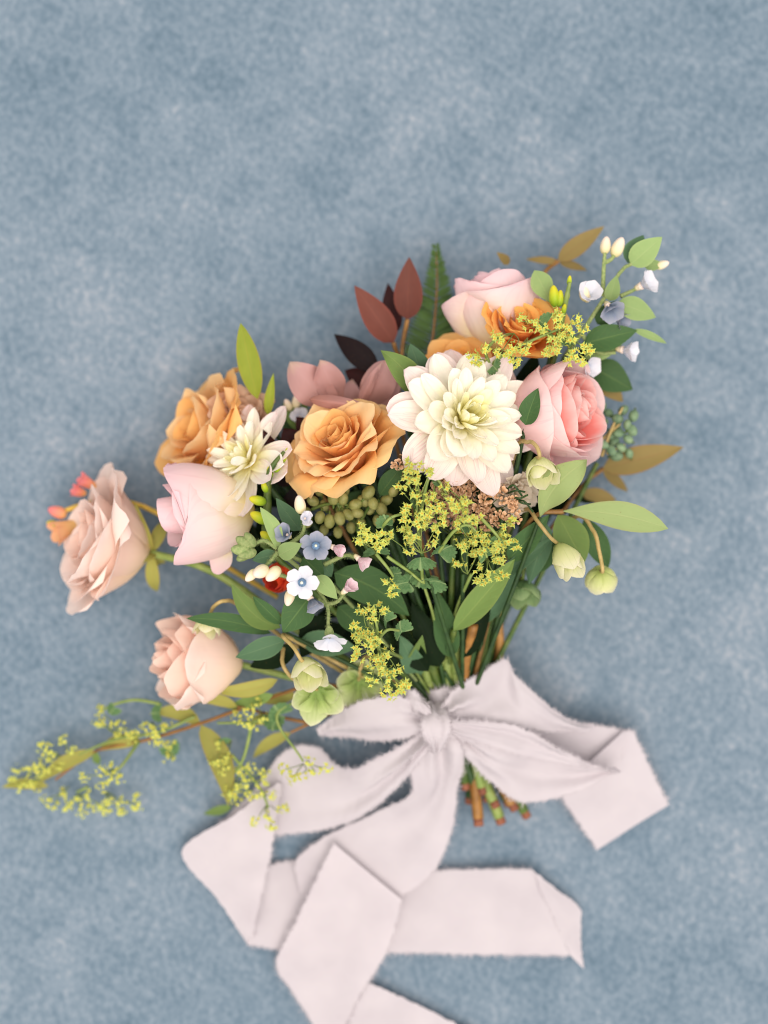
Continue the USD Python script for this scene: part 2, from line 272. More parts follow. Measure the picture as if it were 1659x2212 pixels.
def petal_shape(Lh, W, ang, cupk=1.0, rb=.001, rcmin=.004, rcmax=9., shape='rose', edge=0., tip=0., ruf=0., rfreq=3., drop=.22, dq=2.6, nu=8, nv=9, seed=0, lean=0.):
    """A petal whose foot is at the origin of the head, growing up z and leaning out along x. ang: lean from the axis at foot, middle and tip (degrees).
    cupk: how tightly the blade wraps the axis. edge: how far the rim rolls outward. tip: little point in the middle of the rim."""
    v = 1 - (1 - np.linspace(0, 1, nv + 1)) ** 1.35
    u = np.linspace(-1, 1, nu + 1)
    fine = np.linspace(0, 1.15, 70)
    th = np.radians(np.interp(fine, [0, .5, 1, 1.15], [ang[0], ang[1], ang[2], ang[2]]))
    th = np.convolve(np.pad(th, 6, mode='edge'), np.ones(13) / 13, 'valid')
    d = fine[1] * Lh
    r = rb + np.concatenate([[0], np.cumsum((np.sin(th[1:]) + np.sin(th[:-1])) / 2) * d])
    z = np.concatenate([[0], np.cumsum((np.cos(th[1:]) + np.cos(th[:-1])) / 2) * d])
    U, V_ = np.meshgrid(u, v)
    if shape == 'rose':
        colv = 1 - drop * np.abs(U) ** dq + tip * np.exp(-(U / .22) ** 2) * smoothstep(.5, 1, V_)
        w = W * np.interp(V_, [0, .2, .45, .7, .9, 1], [.28, .54, .86, 1., .92, .70])
    elif shape == 'ellipse':      # dahlia-like: narrow foot, broad middle, softly pointed
        colv = np.ones_like(U)
        w = W * (.30 + .70 * np.clip(V_, 0, 1) ** .75) * np.clip(1 - V_ ** 2.7, 0, 1) ** .62 * 1.14
    elif shape == 'cup':          # broad, with a fully rounded rim
        colv = 1 - drop * np.abs(U) ** dq
        w = W * np.interp(V_, [0, .2, .45, .7, .85, .95, 1], [.28, .58, .9, 1., .86, .58, .34])
    elif shape == 'star':
        colv = 1 - .10 * np.abs(U) ** 2
        w = W * np.interp(V_, [0, .2, .5, .8, .93, 1], [.34, .62, .94, 1., .8, .42])
    else:                         # 'spear'
        colv = np.ones_like(U); w = W * np.sin(np.pi * np.clip(V_ * .93 + .07, 0, 1) ** .8) ** .9
    s = V_ * colv
    rr, z_, tt = np.interp(s, fine, r), np.interp(s, fine, z), np.interp(s, fine, th)
    Rc = np.clip(cupk * np.maximum(rr, 1e-5), rcmin, rcmax)
    a = np.clip(U * w / Rc, -2.7, 2.7)
    lat, inw = Rc * np.sin(a), Rc * (1 - np.cos(a))
    roll = -edge * (smoothstep(.5, 1., np.abs(U)) ** 1.5 * V_ + .6 * smoothstep(.8, 1., V_) * (1 - .5 * np.abs(U)))
    if shape == 'ellipse': roll = roll + .00035 * np.cos(3 * np.pi * U) * np.sin(np.pi * V_) ** .5
    if ruf:
        n = vnoise(np.stack([U * rfreq + seed * 7.3, V_ * 1.5, np.full_like(U, seed * 1.7)], -1), seed) - .5
        n2 = vnoise(np.stack([U * rfreq * 2.3 + seed * 3.1, V_ * 2.5, np.full_like(U, seed * .7)], -1), seed + 5) - .5
        roll = roll + 2 * ruf * (n + .5 * n2) * V_ ** 1.5
    h = inw + roll
    x, y = rr - np.cos(tt) * h, lat + lean * V_ ** 2
    zz_ = z_ + np.sin(tt) * h
    Vv = np.stack([x, y, zz_], -1).reshape(-1, 3)
    uv = np.stack([(U + 1) / 2 + seed * 3.17 % 50, V_], -1).reshape(-1, 2)
    return Vv, grid(nu, nv), uv

def rotz(v, a):
    c, s = math.cos(a), math.sin(a); return v @ np.array([[c, s, 0], [-s, c, 0], [0, 0, 1]])

def put(v, R, C):
    return v @ R.T + C

def leaf_shape(base, tip, w, up=(0, 0, 1), sag=.08, fold=.25, wave=.0, roll=0., kind='ovate', side=0., nu=6, nv=12, teeth=0., seed=0, curl=0.):
    """A blade from base to tip, half as wide as w; sag lifts its middle, side bows it sideways, fold makes a V of the two halves, curl turns the tip down."""
    base, tip = np.asarray(base, float), np.asarray(tip, float)
    t = tip - base; Ln = np.linalg.norm(t); t = t / Ln
    n = np.asarray(up, float); n = unit(n - t * (n @ t)) if np.linalg.norm(np.cross(n, t)) > 1e-3 else unit(np.cross(t, [1, 0, 0])); b = np.cross(n, t)
    n, b = n * math.cos(roll) + b * math.sin(roll), b * math.cos(roll) - n * math.sin(roll)
    v = np.linspace(0, 1, nv + 1); u = np.linspace(-1, 1, nu + 1); U, Vg = np.meshgrid(u, v)
    if kind == 'ovate': ww = np.sin(np.pi * Vg ** .72) ** .85
    elif kind == 'long': ww = np.sin(np.pi * Vg ** .92) ** .75
    elif kind == 'obovate': ww = np.sin(np.pi * Vg ** 1.3) ** .8
    else: ww = np.sin(np.pi * Vg ** .85)
    ww = np.clip(ww, 0.02, 1) * w
    if teeth: ww = ww * (1 + teeth * (np.arange(nv + 1)[:, None] % 2 - .5) * np.abs(U))
    c = base + t * (Vg * Ln)[..., None] + n * (sag * Ln * 4 * Vg * (1 - Vg) - curl * Ln * Vg ** 3)[..., None] + b * (side * Ln * 4 * Vg * (1 - Vg))[..., None]
    wob = wave * w * np.sin(Vg * 11 + seed * 2.1 + np.sign(U) * 1.1) * np.abs(U) ** 1.5
    wob = wob + .18 * w * (vnoise(np.stack([U * 1.2 + seed, Vg * 3, U * 0 + seed], -1), seed) - .5) * np.abs(U)
    X = c + b * (U * ww)[..., None] + n * (fold * np.abs(U) ** 1.3 * ww + wob)[..., None]
    return X.reshape(-1, 3), grid(nu, nv), np.stack([(U + 1) / 2, Vg + seed % 97], -1).reshape(-1, 2)

KNOT = P(1008, 1560, .022)
def to_knot(C, lift=.0, spread=.010):
    """A stem's way from C down to the tie and out of it at the cut end."""
    off = rng.normal(0, spread * .5, 2); k = KNOT + np.array([off[0], off[1] * .3, abs(rng.normal(0, .006))])
    mid = (np.asarray(C) * .45 + k * .55) + np.array([0, 0, .25 * (C[2] - k[2]) * .3 + lift])
    return [np.asarray(C), mid, k]

def stem_to_knot(t, C, r=.0016, m=None, first=None, lift=0.):
    pts = to_knot(C, lift); m = M['stem_dark'] if m is M['stem'] else m
    if first is not None: pts = [pts[0], np.asarray(first)] + pts[1:]
    v, f, uv = tube(pts, [r * .9, r, r], n=20, k=7)
    part(t, 'stem', (v, f), m or M['stem'], uv)

def rose(t, C, axis, size, N, a_in, a_out, mats, base_up=None, seed=1, L0=.62, W0=.34, W1=.62, edge=.0, tip=.05, ruf=.0012, cup_in=.9, cup_out=1.5, power=1., phase=0., spread=0., lift=.12, nu=12, nv=11, jitter=5., drop=.26, shape='rose'):
    """A many-petalled head. C: its middle; size: petal length. mats: (inner, middle, outer)."""
    R = frame(axis); r_ = np.random.default_rng(seed)
    C = np.asarray(C, float); foot = C - unit(axis) * size * .55
    for i in range(N):
        q = (i / (N - 1)) ** power
        ang = [np.interp(q, [0, 1], [a_in[k], a_out[k]]) + r_.normal(0, jitter) for k in range(3)]
        Lh = size * (L0 + (1 - L0) * q ** .7) * (1 + r_.normal(0, .05))
        W = size * (W0 + (W1 - W0) * q) * (1 + r_.normal(0, .06))
        v, f, uv = petal_shape(Lh, W, ang, cupk=cup_in + (cup_out - cup_in) * q, rb=.0004 + spread * q, rcmin=size * (.10 + .10 * q), edge=edge * q * (1 + r_.normal(0, .4)), tip=tip * abs(r_.normal(1, .5)), ruf=ruf * (.4 + .6 * q), seed=seed * 31 + i, nu=nu, nv=nv, drop=drop, shape=shape if q > .3 else 'rose')
        v = rotz(v, i * 2.39996 + phase + r_.normal(0, .12)); v[:, 2] += size * lift * (1 - q)
        m = mats[0] if q < .38 else mats[1] if q < .74 else mats[2]
        part(t, 'petal', (put(v, R, foot), f), m, uv)
    return foot

def dahlia(t, C, axis, size, N, seed=1, outer=None):
    R = frame(axis); r_ = np.random.default_rng(seed); C = np.asarray(C, float); foot = C - unit(axis) * size * .22
    for i in range(N):
        q = i / (N - 1)
        a1 = np.interp(q, [0, .12, .3, .56, 1], [2, 16, 40, 64, 88]); 
        ang = [a1 * .92 + 4, a1 + 6, a1 - np.interp(q, [0, .3, .8, 1], [14, 10, 6, 2])]
        ang = [x + r_.normal(0, 7) for x in ang]
        Lh = size * np.interp(q, [0, .15, .4, .75, 1], [.34, .46, .68, .9, 1.02]) * (1 + r_.normal(0, .08))
        W = size * np.interp(q, [0, .2, .5, 1], [.08, .13, .22, .36]) * (1 + r_.normal(0, .06))
        v, f, uv = petal_shape(Lh, W, ang, shape='ellipse', cupk=0, rcmin=W * np.interp(q, [0, .35, .75, 1], [.72, .85, 1.3, 2.4]), rb=size * .05 * (1 - q) + size * .03, edge=-.0006, ruf=.0009, rfreq=1.5, seed=seed * 77 + i, nu=8, nv=11, lean=r_.normal(0, size * .03))
        v = rotz(v, i * 2.39996 + r_.normal(0, .10)); v[:, 2] += size * (.16 * (1 - q) - .05)
        m = M['dahlia_in'] if q < .22 else M['dahlia_mid'] if q < .72 else M['dahlia_out']
        part(t, 'petal', (put(v, R, foot), f), m, uv)
    return foot

def ball(C, r, axis=(0, 0, 1), stretch=1., taper=0., n=1):
    s = trimesh.creation.icosphere(n + 1 if n < 2 else n, 1.0); v = s.vertices.copy()
    k = 1 - taper * (v[:, 2] + 1) / 2
    v[:, 0] *= k; v[:, 1] *= k; v[:, 2] *= stretch
    uv = np.column_stack([np.arctan2(v[:, 1], v[:, 0]) / 6.283 + .5, (s.vertices[:, 2] + 1) / 2])
    return put(v * r, frame(axis), np.asarray(C)), s.faces, uv

# ================================================================== FLOWERS
# cream dahlia, the biggest flower, in focus
t = thing('dahlia', 'large cream white dahlia with layered pointed petals and yellow heart, sharpest flower', 'dahlia', P(1010, 900, .105))
ft = dahlia(t, P(1012, 897, .106), (.36, .30, .88), mm(176, .11), 76, seed=3)
stem_to_knot(t, ft, .0026, M['stem'])
# small cream dahlia on the left
t = thing('dahlia', 'smaller blurred cream dahlia between orange rose and pale pink bud', 'dahlia', P(525, 970, .075))
ft = dahlia(t, P(520, 985, .078), (-.55, .40, .65), mm(136, .08), 42, seed=8)
stem_to_knot(t, ft, .0022, M['stem'])
# central apricot rose
t = thing('rose', 'open apricot rose in the middle, left of the large cream dahlia', 'rose', P(745, 960, .095))
ft = rose(t, P(738, 958, .092), (-.38, .58, .62), mm(164, .1), 27, (16, 2, -4), (76, 44, 80), (M['apricot_in'], M['apricot'], M['apricot_out']), seed=4, edge=.007, tip=.05, ruf=.0038, nu=16, nv=14, W1=.74, cup_out=1.2, drop=.2, lift=.16)
stem_to_knot(t, ft, .0026, M['stem'])
# garden rose, pink with coral heart
t = thing('garden_rose', 'pink ruffled garden rose with coral heart, right of the large cream dahlia', 'rose', P(1210, 890, .09))
ft = rose(t, P(1208, 890, .084), (.80, .10, .52), mm(220, .09), 34, (10, -2, -6), (84, 26, -2), (M['garden_in'], M['garden_in'], M['garden']), seed=9, tip=.0, ruf=.0024, nu=16, nv=14, W0=.26, W1=.66, cup_in=.8, cup_out=1.1, L0=.78, lift=.02, power=.8)
stem_to_knot(t, ft, .0028, M['stem'])
# pale pink rose at the top
t = thing('rose', 'pale pink cup-shaped rose at the top of the bouquet, above the orange ruffled flower', 'rose', P(1070, 655, .065))
ft = rose(t, P(1066, 655, .06), (-.12, .98, -.04), mm(196, .065), 11, (30, 4, -20), (90, 30, -8), (M['blush_pale'],) * 3, seed=12, W0=.6, W1=1.04, shape='cup', drop=.12, cup_in=1.0, cup_out=1.03, L0=.9, ruf=.0034, lift=.02, tip=.0)
stem_to_knot(t, ft, .0026, M['stem'])
# orange ruffled flower
t = thing('ranunculus', 'bright orange ruffled flower below the pale pink rose at the top', 'flower', P(1120, 700, .08))
ft = rose(t, P(1125, 705, .078), (.15, .5, .8), mm(134, .08), 18, (8, 2, 4), (64, 30, 50), (M['orange_deep'],) * 3, seed=15, ruf=.0045, edge=.003, W1=.85, tip=.0)
stem_to_knot(t, ft, .002, M['stem'])
# apricot rose peeping out behind the dahlia
t = thing('rose', 'apricot rose mostly hidden behind the top of the large cream dahlia', 'rose', P(985, 770, .075))
ft = rose(t, P(990, 790, .07), (-.2, .55, .75), mm(122, .07), 18, (16, 2, -4), (74, 50, 84), (M['orange_deep'], M['orange_side'], M['orange_side']), seed=17, edge=.004, ruf=.002)
stem_to_knot(t, ft, .002, M['stem'])
# mauve rose behind the apricot one
t = thing('rose', 'dusty mauve rose with wide curling petals, behind the central apricot rose', 'rose', P(740, 850, .075))
ft = P(752, 892, .05)
for k, (b, e, w_, o) in enumerate((((742, 886, .062), (636, 790, .078), 84, dict(fold=-.5, wave=.35, sag=.06, side=.06, curl=.25, kind='obovate')), ((738, 880, .06), (690, 778, .07), 66, dict(fold=.6, wave=.4, sag=.05, kind='obovate')), ((668, 862, .086), (806, 880, .082), 30, dict(fold=-.9, wave=.2, sag=.06)),
        ((770, 892, .058), (846, 776, .074), 74, dict(fold=-.45, wave=.3, sag=.08, side=-.04, kind='obovate')), ((776, 888, .07), (826, 782, .08), 24, dict(fold=-.9, wave=.4, sag=.04, side=.05)), ((778, 900, .052), (866, 822, .06), 60, dict(fold=.4, wave=.3, kind='obovate')),
        ((715, 876, .072), (660, 924, .06), 48, dict(fold=-.5, wave=.5, curl=.2, kind='obovate')), ((722, 896, .06), (688, 916, .05), 40, dict(fold=.5, wave=.5)), ((748, 890, .05), (762, 820, .05), 60, dict(fold=.5, wave=.3)))):
    v, f, uv = leaf_shape(P(*b), P(*e), mm(w_ / 2, .07), seed=k * 97, nu=10, nv=18, **o)
    part(t, 'petal', (v, f), M['mauve'], uv)
stem_to_knot(t, ft, .0022, M['stem'])
# orange rose on the left, seen from the side
t = thing('rose', 'blurred golden orange rose at the left, behind the small cream dahlia', 'rose', P(435, 930, .05))
ft = rose(t, P(440, 930, .045), (-.74, .32, .45), mm(196, .05), 24, (18, 2, -4), (80, 42, 48), (M['orange_side'], M['apricot'], M['orange_side']), seed=23, edge=.007, ruf=.0045, tip=.03, W1=.68, cup_out=1.15)
stem_to_knot(t, ft, .0024, M['stem'])
t = thing('carnation', 'tan ruffled flower tucked behind the small cream dahlia', 'flower', P(530, 890, .062))
ft = rose(t, P(525, 900, .058), (.1, .45, .8), mm(100, .06), 14, (14, 10, 10), (52, 40, 50), (M['tan_petal'],) * 3, seed=26, ruf=.005)
stem_to_knot(t, ft, .002, M['stem'])
# pale pink bud-like rose left of centre
t = thing('rose', 'pale pink half-open cupped rose with few broad petals, left of centre', 'rose', P(430, 1110, .085))
ft = rose(t, P(428, 1108, .076), (-.95, -.06, .14), mm(226, .085), 10, (34, 2, -18), (90, 28, -6), (M['blush_pale'],) * 3, seed=31, W0=.6, W1=1.04, shape='cup', drop=.12, cup_in=1.0, cup_out=1.04, L0=.9, ruf=.0034, lift=.02, tip=.0)
v, f, uv = petal_shape(mm(74, .07), mm(26, .07), (60, 70, 60), cupk=0, rcmin=.012, seed=5)
part(t, 'petal', (put(rotz(v, -1.9), frame((0, 0, 1)), P(492, 1172, .07)), f), M['blush_pale'], uv, label='loose lower petal hanging down')
stem_to_knot(t, ft, .0024, M['stem'])
# big blush rose at the far left, facing left
t = thing('rose', 'large blush pink rose at the far left, seen from the side on a long stem', 'rose', P(220, 1160, .05))
ft = rose(t, P(214, 1163, .050), (-.84, .26, .40), mm(214, .05), 27, (14, 0, -6), (80, 36, 52), (M['blush_deep'], M['blush'], M['blush']), seed=35, edge=.005, ruf=.0024, nu=16, nv=14, tip=.025, W1=.68, cup_out=1.1, lift=.05)
for k in range(5):
    v, f, uv = leaf_shape(ft + [.001, 0, 0], ft + np.array([-.006 + .004 * k % 3, .034 * math.cos(k * 1.3 + .4) * .8, .02 * math.sin(k * 1.3 + 1)]), .0042, sag=.12, fold=.3, kind='long', seed=k, curl=.3)
    part(t, 'sepal', (v, f), M['nandina'], uv)
stem_to_knot(t, ft, .0026, M['stem_pale'], first=P(470, 1240, .05))
# blush rose lower left
t = thing('rose', 'blush peach rose at the lower left above the trailing greenery', 'rose', P(415, 1425, .055))
ft = rose(t, P(418, 1428, .050), (-.88, .10, .32), mm(196, .055), 20, (16, 2, -8), (86, 28, 8), (M['blush_deep'], M['blush_deep'], M['blush']), seed=39, edge=.004, ruf=.0022, nu=16, nv=14, tip=.06, W1=.64, cup_out=1.08, L0=.8)
stem_to_knot(t, ft, .0024, M['stem_pale'])
# freesia behind the left rose
t = thing('freesia', 'coral and yellow freesia sprig behind the far left blush rose', 'freesia', P(150, 1090, .03))
for (x, y, dx, dy, s, mt) in ((188, 1042, -.9, .5, 46, 'coral'), (170, 1062, -.9, .3, 36, 'coral'), (146, 1140, -.75, -.35, 84, 'yellow_orange')):
    for k in range(5):
        v, f, uv = petal_shape(mm(s), mm(s * .34), (24, 14, 24), rb=.001, rcmin=.004, seed=k + x)
        part(t, 'petal', (put(rotz(v, k * 1.257), frame((dx, dy, .45)), P(x, y, .03) - unit((dx, dy, .45)) * mm(s * .5)), f), M[mt], uv)
v, f, uv = ball(P(124, 1106, .03), mm(17), (-.8, .3, .3), 1.35, .35); part(t, 'bud', (v, f), M['coral'], uv)
v, f, uv = ball(P(113, 1130, .028), mm(9), (-.8, .1, .3), 1.5, .35); part(t, 'bud', (v, f), M['freesia_bud'], uv)
v, f, uv = tube([P(128, 1108, .028), P(180, 1090, .026), P(250, 1080, .026), P(340, 1108, .03), P(420, 1180, .032), P(600, 1290, .03)], .0016); part(t, 'stem', (v, f), M['stem_yellow'], uv)
# red bud
t = thing('ranunculus', 'small closed orange red bud under the blue star flowers', 'flower', P(600, 1250, .075))
ft = rose(t, P(600, 1248, .072), (-.2, -.3, .8), mm(92, .08), 10, (30, 6, -22), (70, 12, -18), (M['red_bud'],) * 3, seed=44, W0=.5, W1=.7, cup_in=1, cup_out=1.05, L0=.85)
stem_to_knot(t, ft, .0016, M['stem'])
# scabiosa
t = thing('scabiosa', 'beige frilled scabiosa tucked under the right edge of the large cream dahlia', 'scabiosa', P(1118, 1070, .098))
ft = rose(t, P(1120, 1066, .092), (.5, -.25, .75), mm(66, .1), 16, (30, 30, 30), (62, 66, 84), (M['scabiosa'],) * 3, seed=47, ruf=.005, drop=.1, W1=.42, tip=0)
for k in range(5):
    a = k * 1.1; c0 = P(1092 + 6 * k, 1060 + 5 * k, .102)
    v, f, uv = tube([c0, c0 + [.004, .003 * math.cos(a), .006], c0 + [.009, .004 * math.sin(a) - .003, .003]], .0006, n=8, k=5); part(t, 'bract', (v, f), M['stem_dark'], uv)
stem_to_knot(t, ft, .0018, M['stem'])

# freesia buds left of the apricot rose
t = thing('freesia', 'green unopened freesia buds on an upright stem, left of the apricot rose', 'freesia', P(575, 1080, .09))
v, f, uv = tube([P(572, 1180, .08), P(577, 1100, .088), P(578, 1060, .092), P(584, 1015, .096), P(614, 975, .096)], [.0028, .0026, .0022, .0018, .001], n=16); part(t, 'stem', (v, f), M['stem'], uv)
for (x, y, dx, dy, s) in ((557, 1081, -.9, .25, 17), (560, 1118, -.8, .45, 19), (577, 1160, -.6, .5, 16), (583, 1020, -.1, 1, 12), (600, 1010, .5, .8, 11), (613, 990, .4, .9, 10), (620, 975, .3, .9, 8), (572, 1052, -.3, .9, 12)):
    v, f, uv = ball(P(x, y, .094), mm(s * .72), (dx, dy, .3), 1.65, .25); part(t, 'bud', (v, f), M['freesia_bud'], uv)
stem_to_knot(t, P(572, 1180, .08), .002)
# freesia buds at the top right
t = thing('freesia', 'yellow green freesia buds beside the pale pink rose at the top right', 'freesia', P(1205, 640, .085))
v, f, uv = tube([P(1200, 760, .07), P(1212, 700, .08), P(1222, 650, .09), P(1231, 610, .094)], [.002, .0018, .0016, .001], n=14); part(t, 'stem', (v, f), M['stem_pale'], uv)
for (x, y, dx, dy, s) in ((1197, 640, -.1, 1, 22), (1209, 645, .1, 1, 17), (1230, 606, .1, 1, 10), (1218, 668, .2, 1, 11), (1226, 640, .3, 1, 9)):
    v, f, uv = ball(P(x, y, .09), mm(s * .62), (dx, dy, .25), 1.8, .3); part(t, 'bud', (v, f), M['freesia_bud'], uv)
stem_to_knot(t, P(1200, 760, .07), .002)

# hellebores: nodding heads on curved stems
def hellebore(label, cx, cy, z, axis, size, mt, stem, ang=((58, 12, -12), (74, 22, -2)), W=.56, seed=1, n=5, sm='stem_tan', sr=.0012):
    t = thing('hellebore', label, 'hellebore', P(cx, cy, z)); ax = unit(axis); s = mm(size, z); R = frame(ax)
    r_ = np.random.default_rng(seed); foot = P(cx, cy, z) - ax * s * .45
    for k in range(n):
        q = k / (n - 1); a = [ang[0][j] * (1 - q) + ang[1][j] * q + r_.normal(0, 4) for j in range(3)]
        v, f, uv = petal_shape(s * (.92 + .08 * q), s * W, a, cupk=1.0, rb=.0008, rcmin=s * .2, ruf=.0009, tip=.05, seed=seed * 13 + k, nu=10, nv=10, drop=.35)
        part(t, 'sepal', (put(rotz(v, k * 2.513 + seed), R, foot), f), M[mt], uv)
    v, f, uv = tube([foot] + [P(*p) for p in stem], [sr * .9, sr, sr * 1.1], n=22); part(t, 'stem', (v, f), M[sm], uv)
    return t
hellebore('pale green hellebore hanging from a hooked stem, between the cream dahlia and pink garden rose', 1168, 1016, .112, (.18, -.72, .55), 78, 'hellebore', [(1166, 985, .122), (1158, 963, .122), (1140, 955, .112), (1110, 985, .085), (1060, 1250, .05)], seed=2)
hellebore('cream tulip-shaped hellebore hanging at the right, left of the round one', 1222, 1209, .100, (.36, -.80, .42), 92, 'hellebore', [(1188, 1160, .106), (1160, 1125, .104), (1138, 1100, .09), (1100, 1140, .07), (1010, 1380, .045)], seed=4, ang=((60, 6, -8), (66, 14, 0)), W=.50)
hellebore('round cream hellebore cap at the far right on a straight drooping stem', 1299, 1252, .075, (.10, -.55, -.55), 62, 'hellebore', [(1302, 1232, .088), (1294, 1190, .09), (1281, 1146, .085), (1235, 1120, .075), (1100, 1260, .05)], seed=6, ang=((82, 32, -22), (86, 36, -18)), W=.66)
hellebore('dark green closed hellebore below the right-hand leaves', 1127, 1282, .055, (.1, -.75, .35), 74, 'hellebore_dark', [(1130, 1245, .062), (1120, 1220, .06), (1040, 1380, .04)], seed=8, ang=((76, 26, -16), (80, 30, -10)), W=.62, sm='stem')
hellebore('cream hellebore cup at lower centre, lying on the greener one', 667, 1452, .098, (.1, -.62, .62), 84, 'hellebore', [(653, 1428, .104), (634, 1398, .104), (611, 1374, .095), (640, 1385, .07), (820, 1480, .04)], seed=11, W=.58)
hellebore('lime green open hellebore at lower centre, under the cream cup', 688, 1508, .078, (.12, -.42, .8), 76, 'hellebore_green', [(655, 1480, .08), (622, 1455, .08), (610, 1420, .075), (640, 1395, .06), (820, 1500, .03)], seed=13, ang=((78, 46, 16), (82, 56, 40)), W=.6)
hellebore('lime green hellebore just left of the bow, under the lady\'s mantle', 778, 1482, .052, (.1, -.3, .8), 66, 'hellebore_green', [(780, 1440, .06), (800, 1420, .05), (880, 1500, .03)], seed=15, ang=((84, 62, 40), (86, 70, 60)), W=.62)
hellebore('small pale yellow hellebore beside the lower left blush rose', 450, 1352, .075, (-.1, -.8, .35), 62, 'hellebore', [(462, 1310, .08), (485, 1298, .08), (520, 1310, .07), (640, 1400, .05)], seed=18, W=.55)
# ================================================================== LEAVES
def sprig(name, label, leaves, stems=(), knot_from=None, cat='leaves', m='leaf_dark', sm='stem', group=None, r=.0014):
    """leaves: (base x, y, z, tip x, y, z, width px, material or None, options); stems: lists of places."""
    x0 = leaves[0]; t = thing(name, label, cat, P(*x0[:3]), group)
    for i, l in enumerate(leaves):
        o = dict(l[8]) if len(l) > 8 else {}; o.setdefault('seed', i + int(x0[0]))
        v, f, uv = leaf_shape(P(*l[:3]), P(*l[3:6]), mm(l[6] / 2, l[2]), **o)
        part(t, 'leaf', (v, f), M[l[7] or m], uv)
    for s in stems:
        v, f, uv = tube([P(*p) for p in s], [r, r * .9, r * .6], n=18, k=6); part(t, 'stem', (v, f), M[sm], uv)
    if knot_from is not None: stem_to_knot(t, P(*knot_from), r, M[sm])
    return t

sprig('leaf_sprig', 'two green pointed leaves at the upper left edge of the large cream dahlia', [
    (902, 850, .096, 822, 757, .104, 58, 'leaf_mid', dict(sag=.06, wave=.15, side=-.08, kind='ovate')), (915, 822, .088, 886, 742, .096, 50, 'leaf_blue', dict(sag=.05, kind='ovate'))], knot_from=(915, 850, .085))
sprig('leaf_sprig', 'single dark green leaf wedged between cream dahlia and pink garden rose', [(1135, 918, .104, 1163, 838, .11, 46, 'leaf_dark', dict(roll=.3))], knot_from=(1135, 918, .1))
sprig('leaf_sprig', 'burgundy red leaves left of the fern at the top', [
    (880, 690, .045, 884, 556, .055, 62, 'burgundy', dict(sag=.05, kind='ovate')), (850, 740, .048, 766, 617, .056, 62, 'burgundy', dict(sag=.06)), (852, 722, .036, 838, 612, .04, 44, 'burgundy_dark', {})],
    stems=[[(880, 690, .045), (868, 760, .04), (860, 900, .04)], [(850, 740, .048), (862, 790, .042), (860, 900, .04)]], knot_from=(860, 900, .04), sm='stem_brown')
sprig('leaf_sprig', 'almost black pointed leaf left of the two burgundy leaves', [(815, 800, .05, 722, 722, .045, 52, 'burgundy_black', dict(sag=.06)), (800, 830, .04, 745, 800, .04, 46, 'burgundy_dark', {})], knot_from=(815, 800, .045), sm='stem_brown')
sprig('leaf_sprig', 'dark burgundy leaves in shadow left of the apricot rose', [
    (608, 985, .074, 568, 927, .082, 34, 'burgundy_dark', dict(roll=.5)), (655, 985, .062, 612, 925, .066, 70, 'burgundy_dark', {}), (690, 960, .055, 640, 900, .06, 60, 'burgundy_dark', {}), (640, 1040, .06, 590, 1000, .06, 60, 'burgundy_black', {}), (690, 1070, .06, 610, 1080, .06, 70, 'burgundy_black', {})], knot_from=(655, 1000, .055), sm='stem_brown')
sprig('nandina_sprig', 'upright yellow green spear leaves above the small cream dahlia', [
    (556, 862, .062, 520, 698, .072, 50, 'nandina_green', dict(sag=.04, fold=.35, kind='long')), (578, 896, .062, 591, 806, .068, 22, 'nandina_green', dict(fold=.5))], knot_from=(570, 900, .055))
sprig('nandina_sprig', 'rust-tinged olive leaves poking out at the far right edge', [
    (1302, 1012, .03, 1476, 966, .034, 58, 'nandina_olive', dict(sag=.05, kind='ovate', fold=.2)), (1302, 1014, .03, 1356, 1062, .02, 24, 'nandina_olive', {}), (1255, 1064, .03, 1331, 1080, .02, 34, 'nandina_olive', {})], stems=[[(1302, 1012, .03), (1250, 1060, .035), (1120, 1240, .04)]], sm='stem_brown')
sprig('nandina_sprig', 'rust-tinged olive leaves at the top right corner of the bouquet', [
    (1206, 563, .035, 1305, 489, .04, 40, 'nandina_olive', dict(sag=.06, fold=.2)), (1206, 566, .034, 1136, 560, .03, 17, 'nandina_olive', {}), (1208, 566, .034, 1268, 584, .03, 18, 'nandina_olive', {}), (1100, 570, .04, 1073, 545, .045, 20, 'nandina_olive', {})], stems=[[(1206, 563, .035), (1170, 600, .03), (1110, 740, .04)]], sm='stem_brown')
sprig('leaf_sprig', 'broad pale green wavy hellebore leaf below the pink garden rose', [
    (1166, 1118, .098, 1268, 994, .112, 74, 'leaf_light', dict(sag=.07, wave=.3, side=.10, fold=.15, kind='obovate'))], knot_from=(1166, 1118, .098))
sprig('leaf_sprig', 'long light green leaf reaching out to the right above the round cream hellebore', [
    (1215, 1104, .092, 1443, 1142, .098, 62, 'leaf_light', dict(sag=.03, side=.05, kind='obovate', fold=.15)), (1205, 1112, .082, 1262, 1216, .08, 74, 'leaf_mid', dict(sag=.05, kind='long')), (1262, 1120, .06, 1313, 1228, .058, 52, 'leaf_dark', dict(kind='long'))], stems=[[(1217, 1104, .092), (1150, 1120, .088), (1080, 1230, .06)]], knot_from=(1080, 1230, .06), sm='stem_brown')
sprig('leaf_sprig', 'dark folded hellebore leaves in the gap left of the tulip-shaped hellebore', [
    (1098, 1210, .08, 1186, 1112, .09, 50, 'leaf_dark', dict(sag=.08, fold=.35)), (1180, 1130, .085, 1142, 1262, .07, 52, 'leaf_blue', dict(sag=.12, fold=-.4)), (1190, 1150, .07, 1150, 1240, .06, 60, 'leaf_dark', dict(kind='long')), (1085, 1240, .075, 1195, 1160, .084, 34, 'leaf_blue', dict(fold=.5)), (1130, 1180, .06, 1215, 1210, .06, 70, 'leaf_deep', {})], knot_from=(1098, 1230, .07))
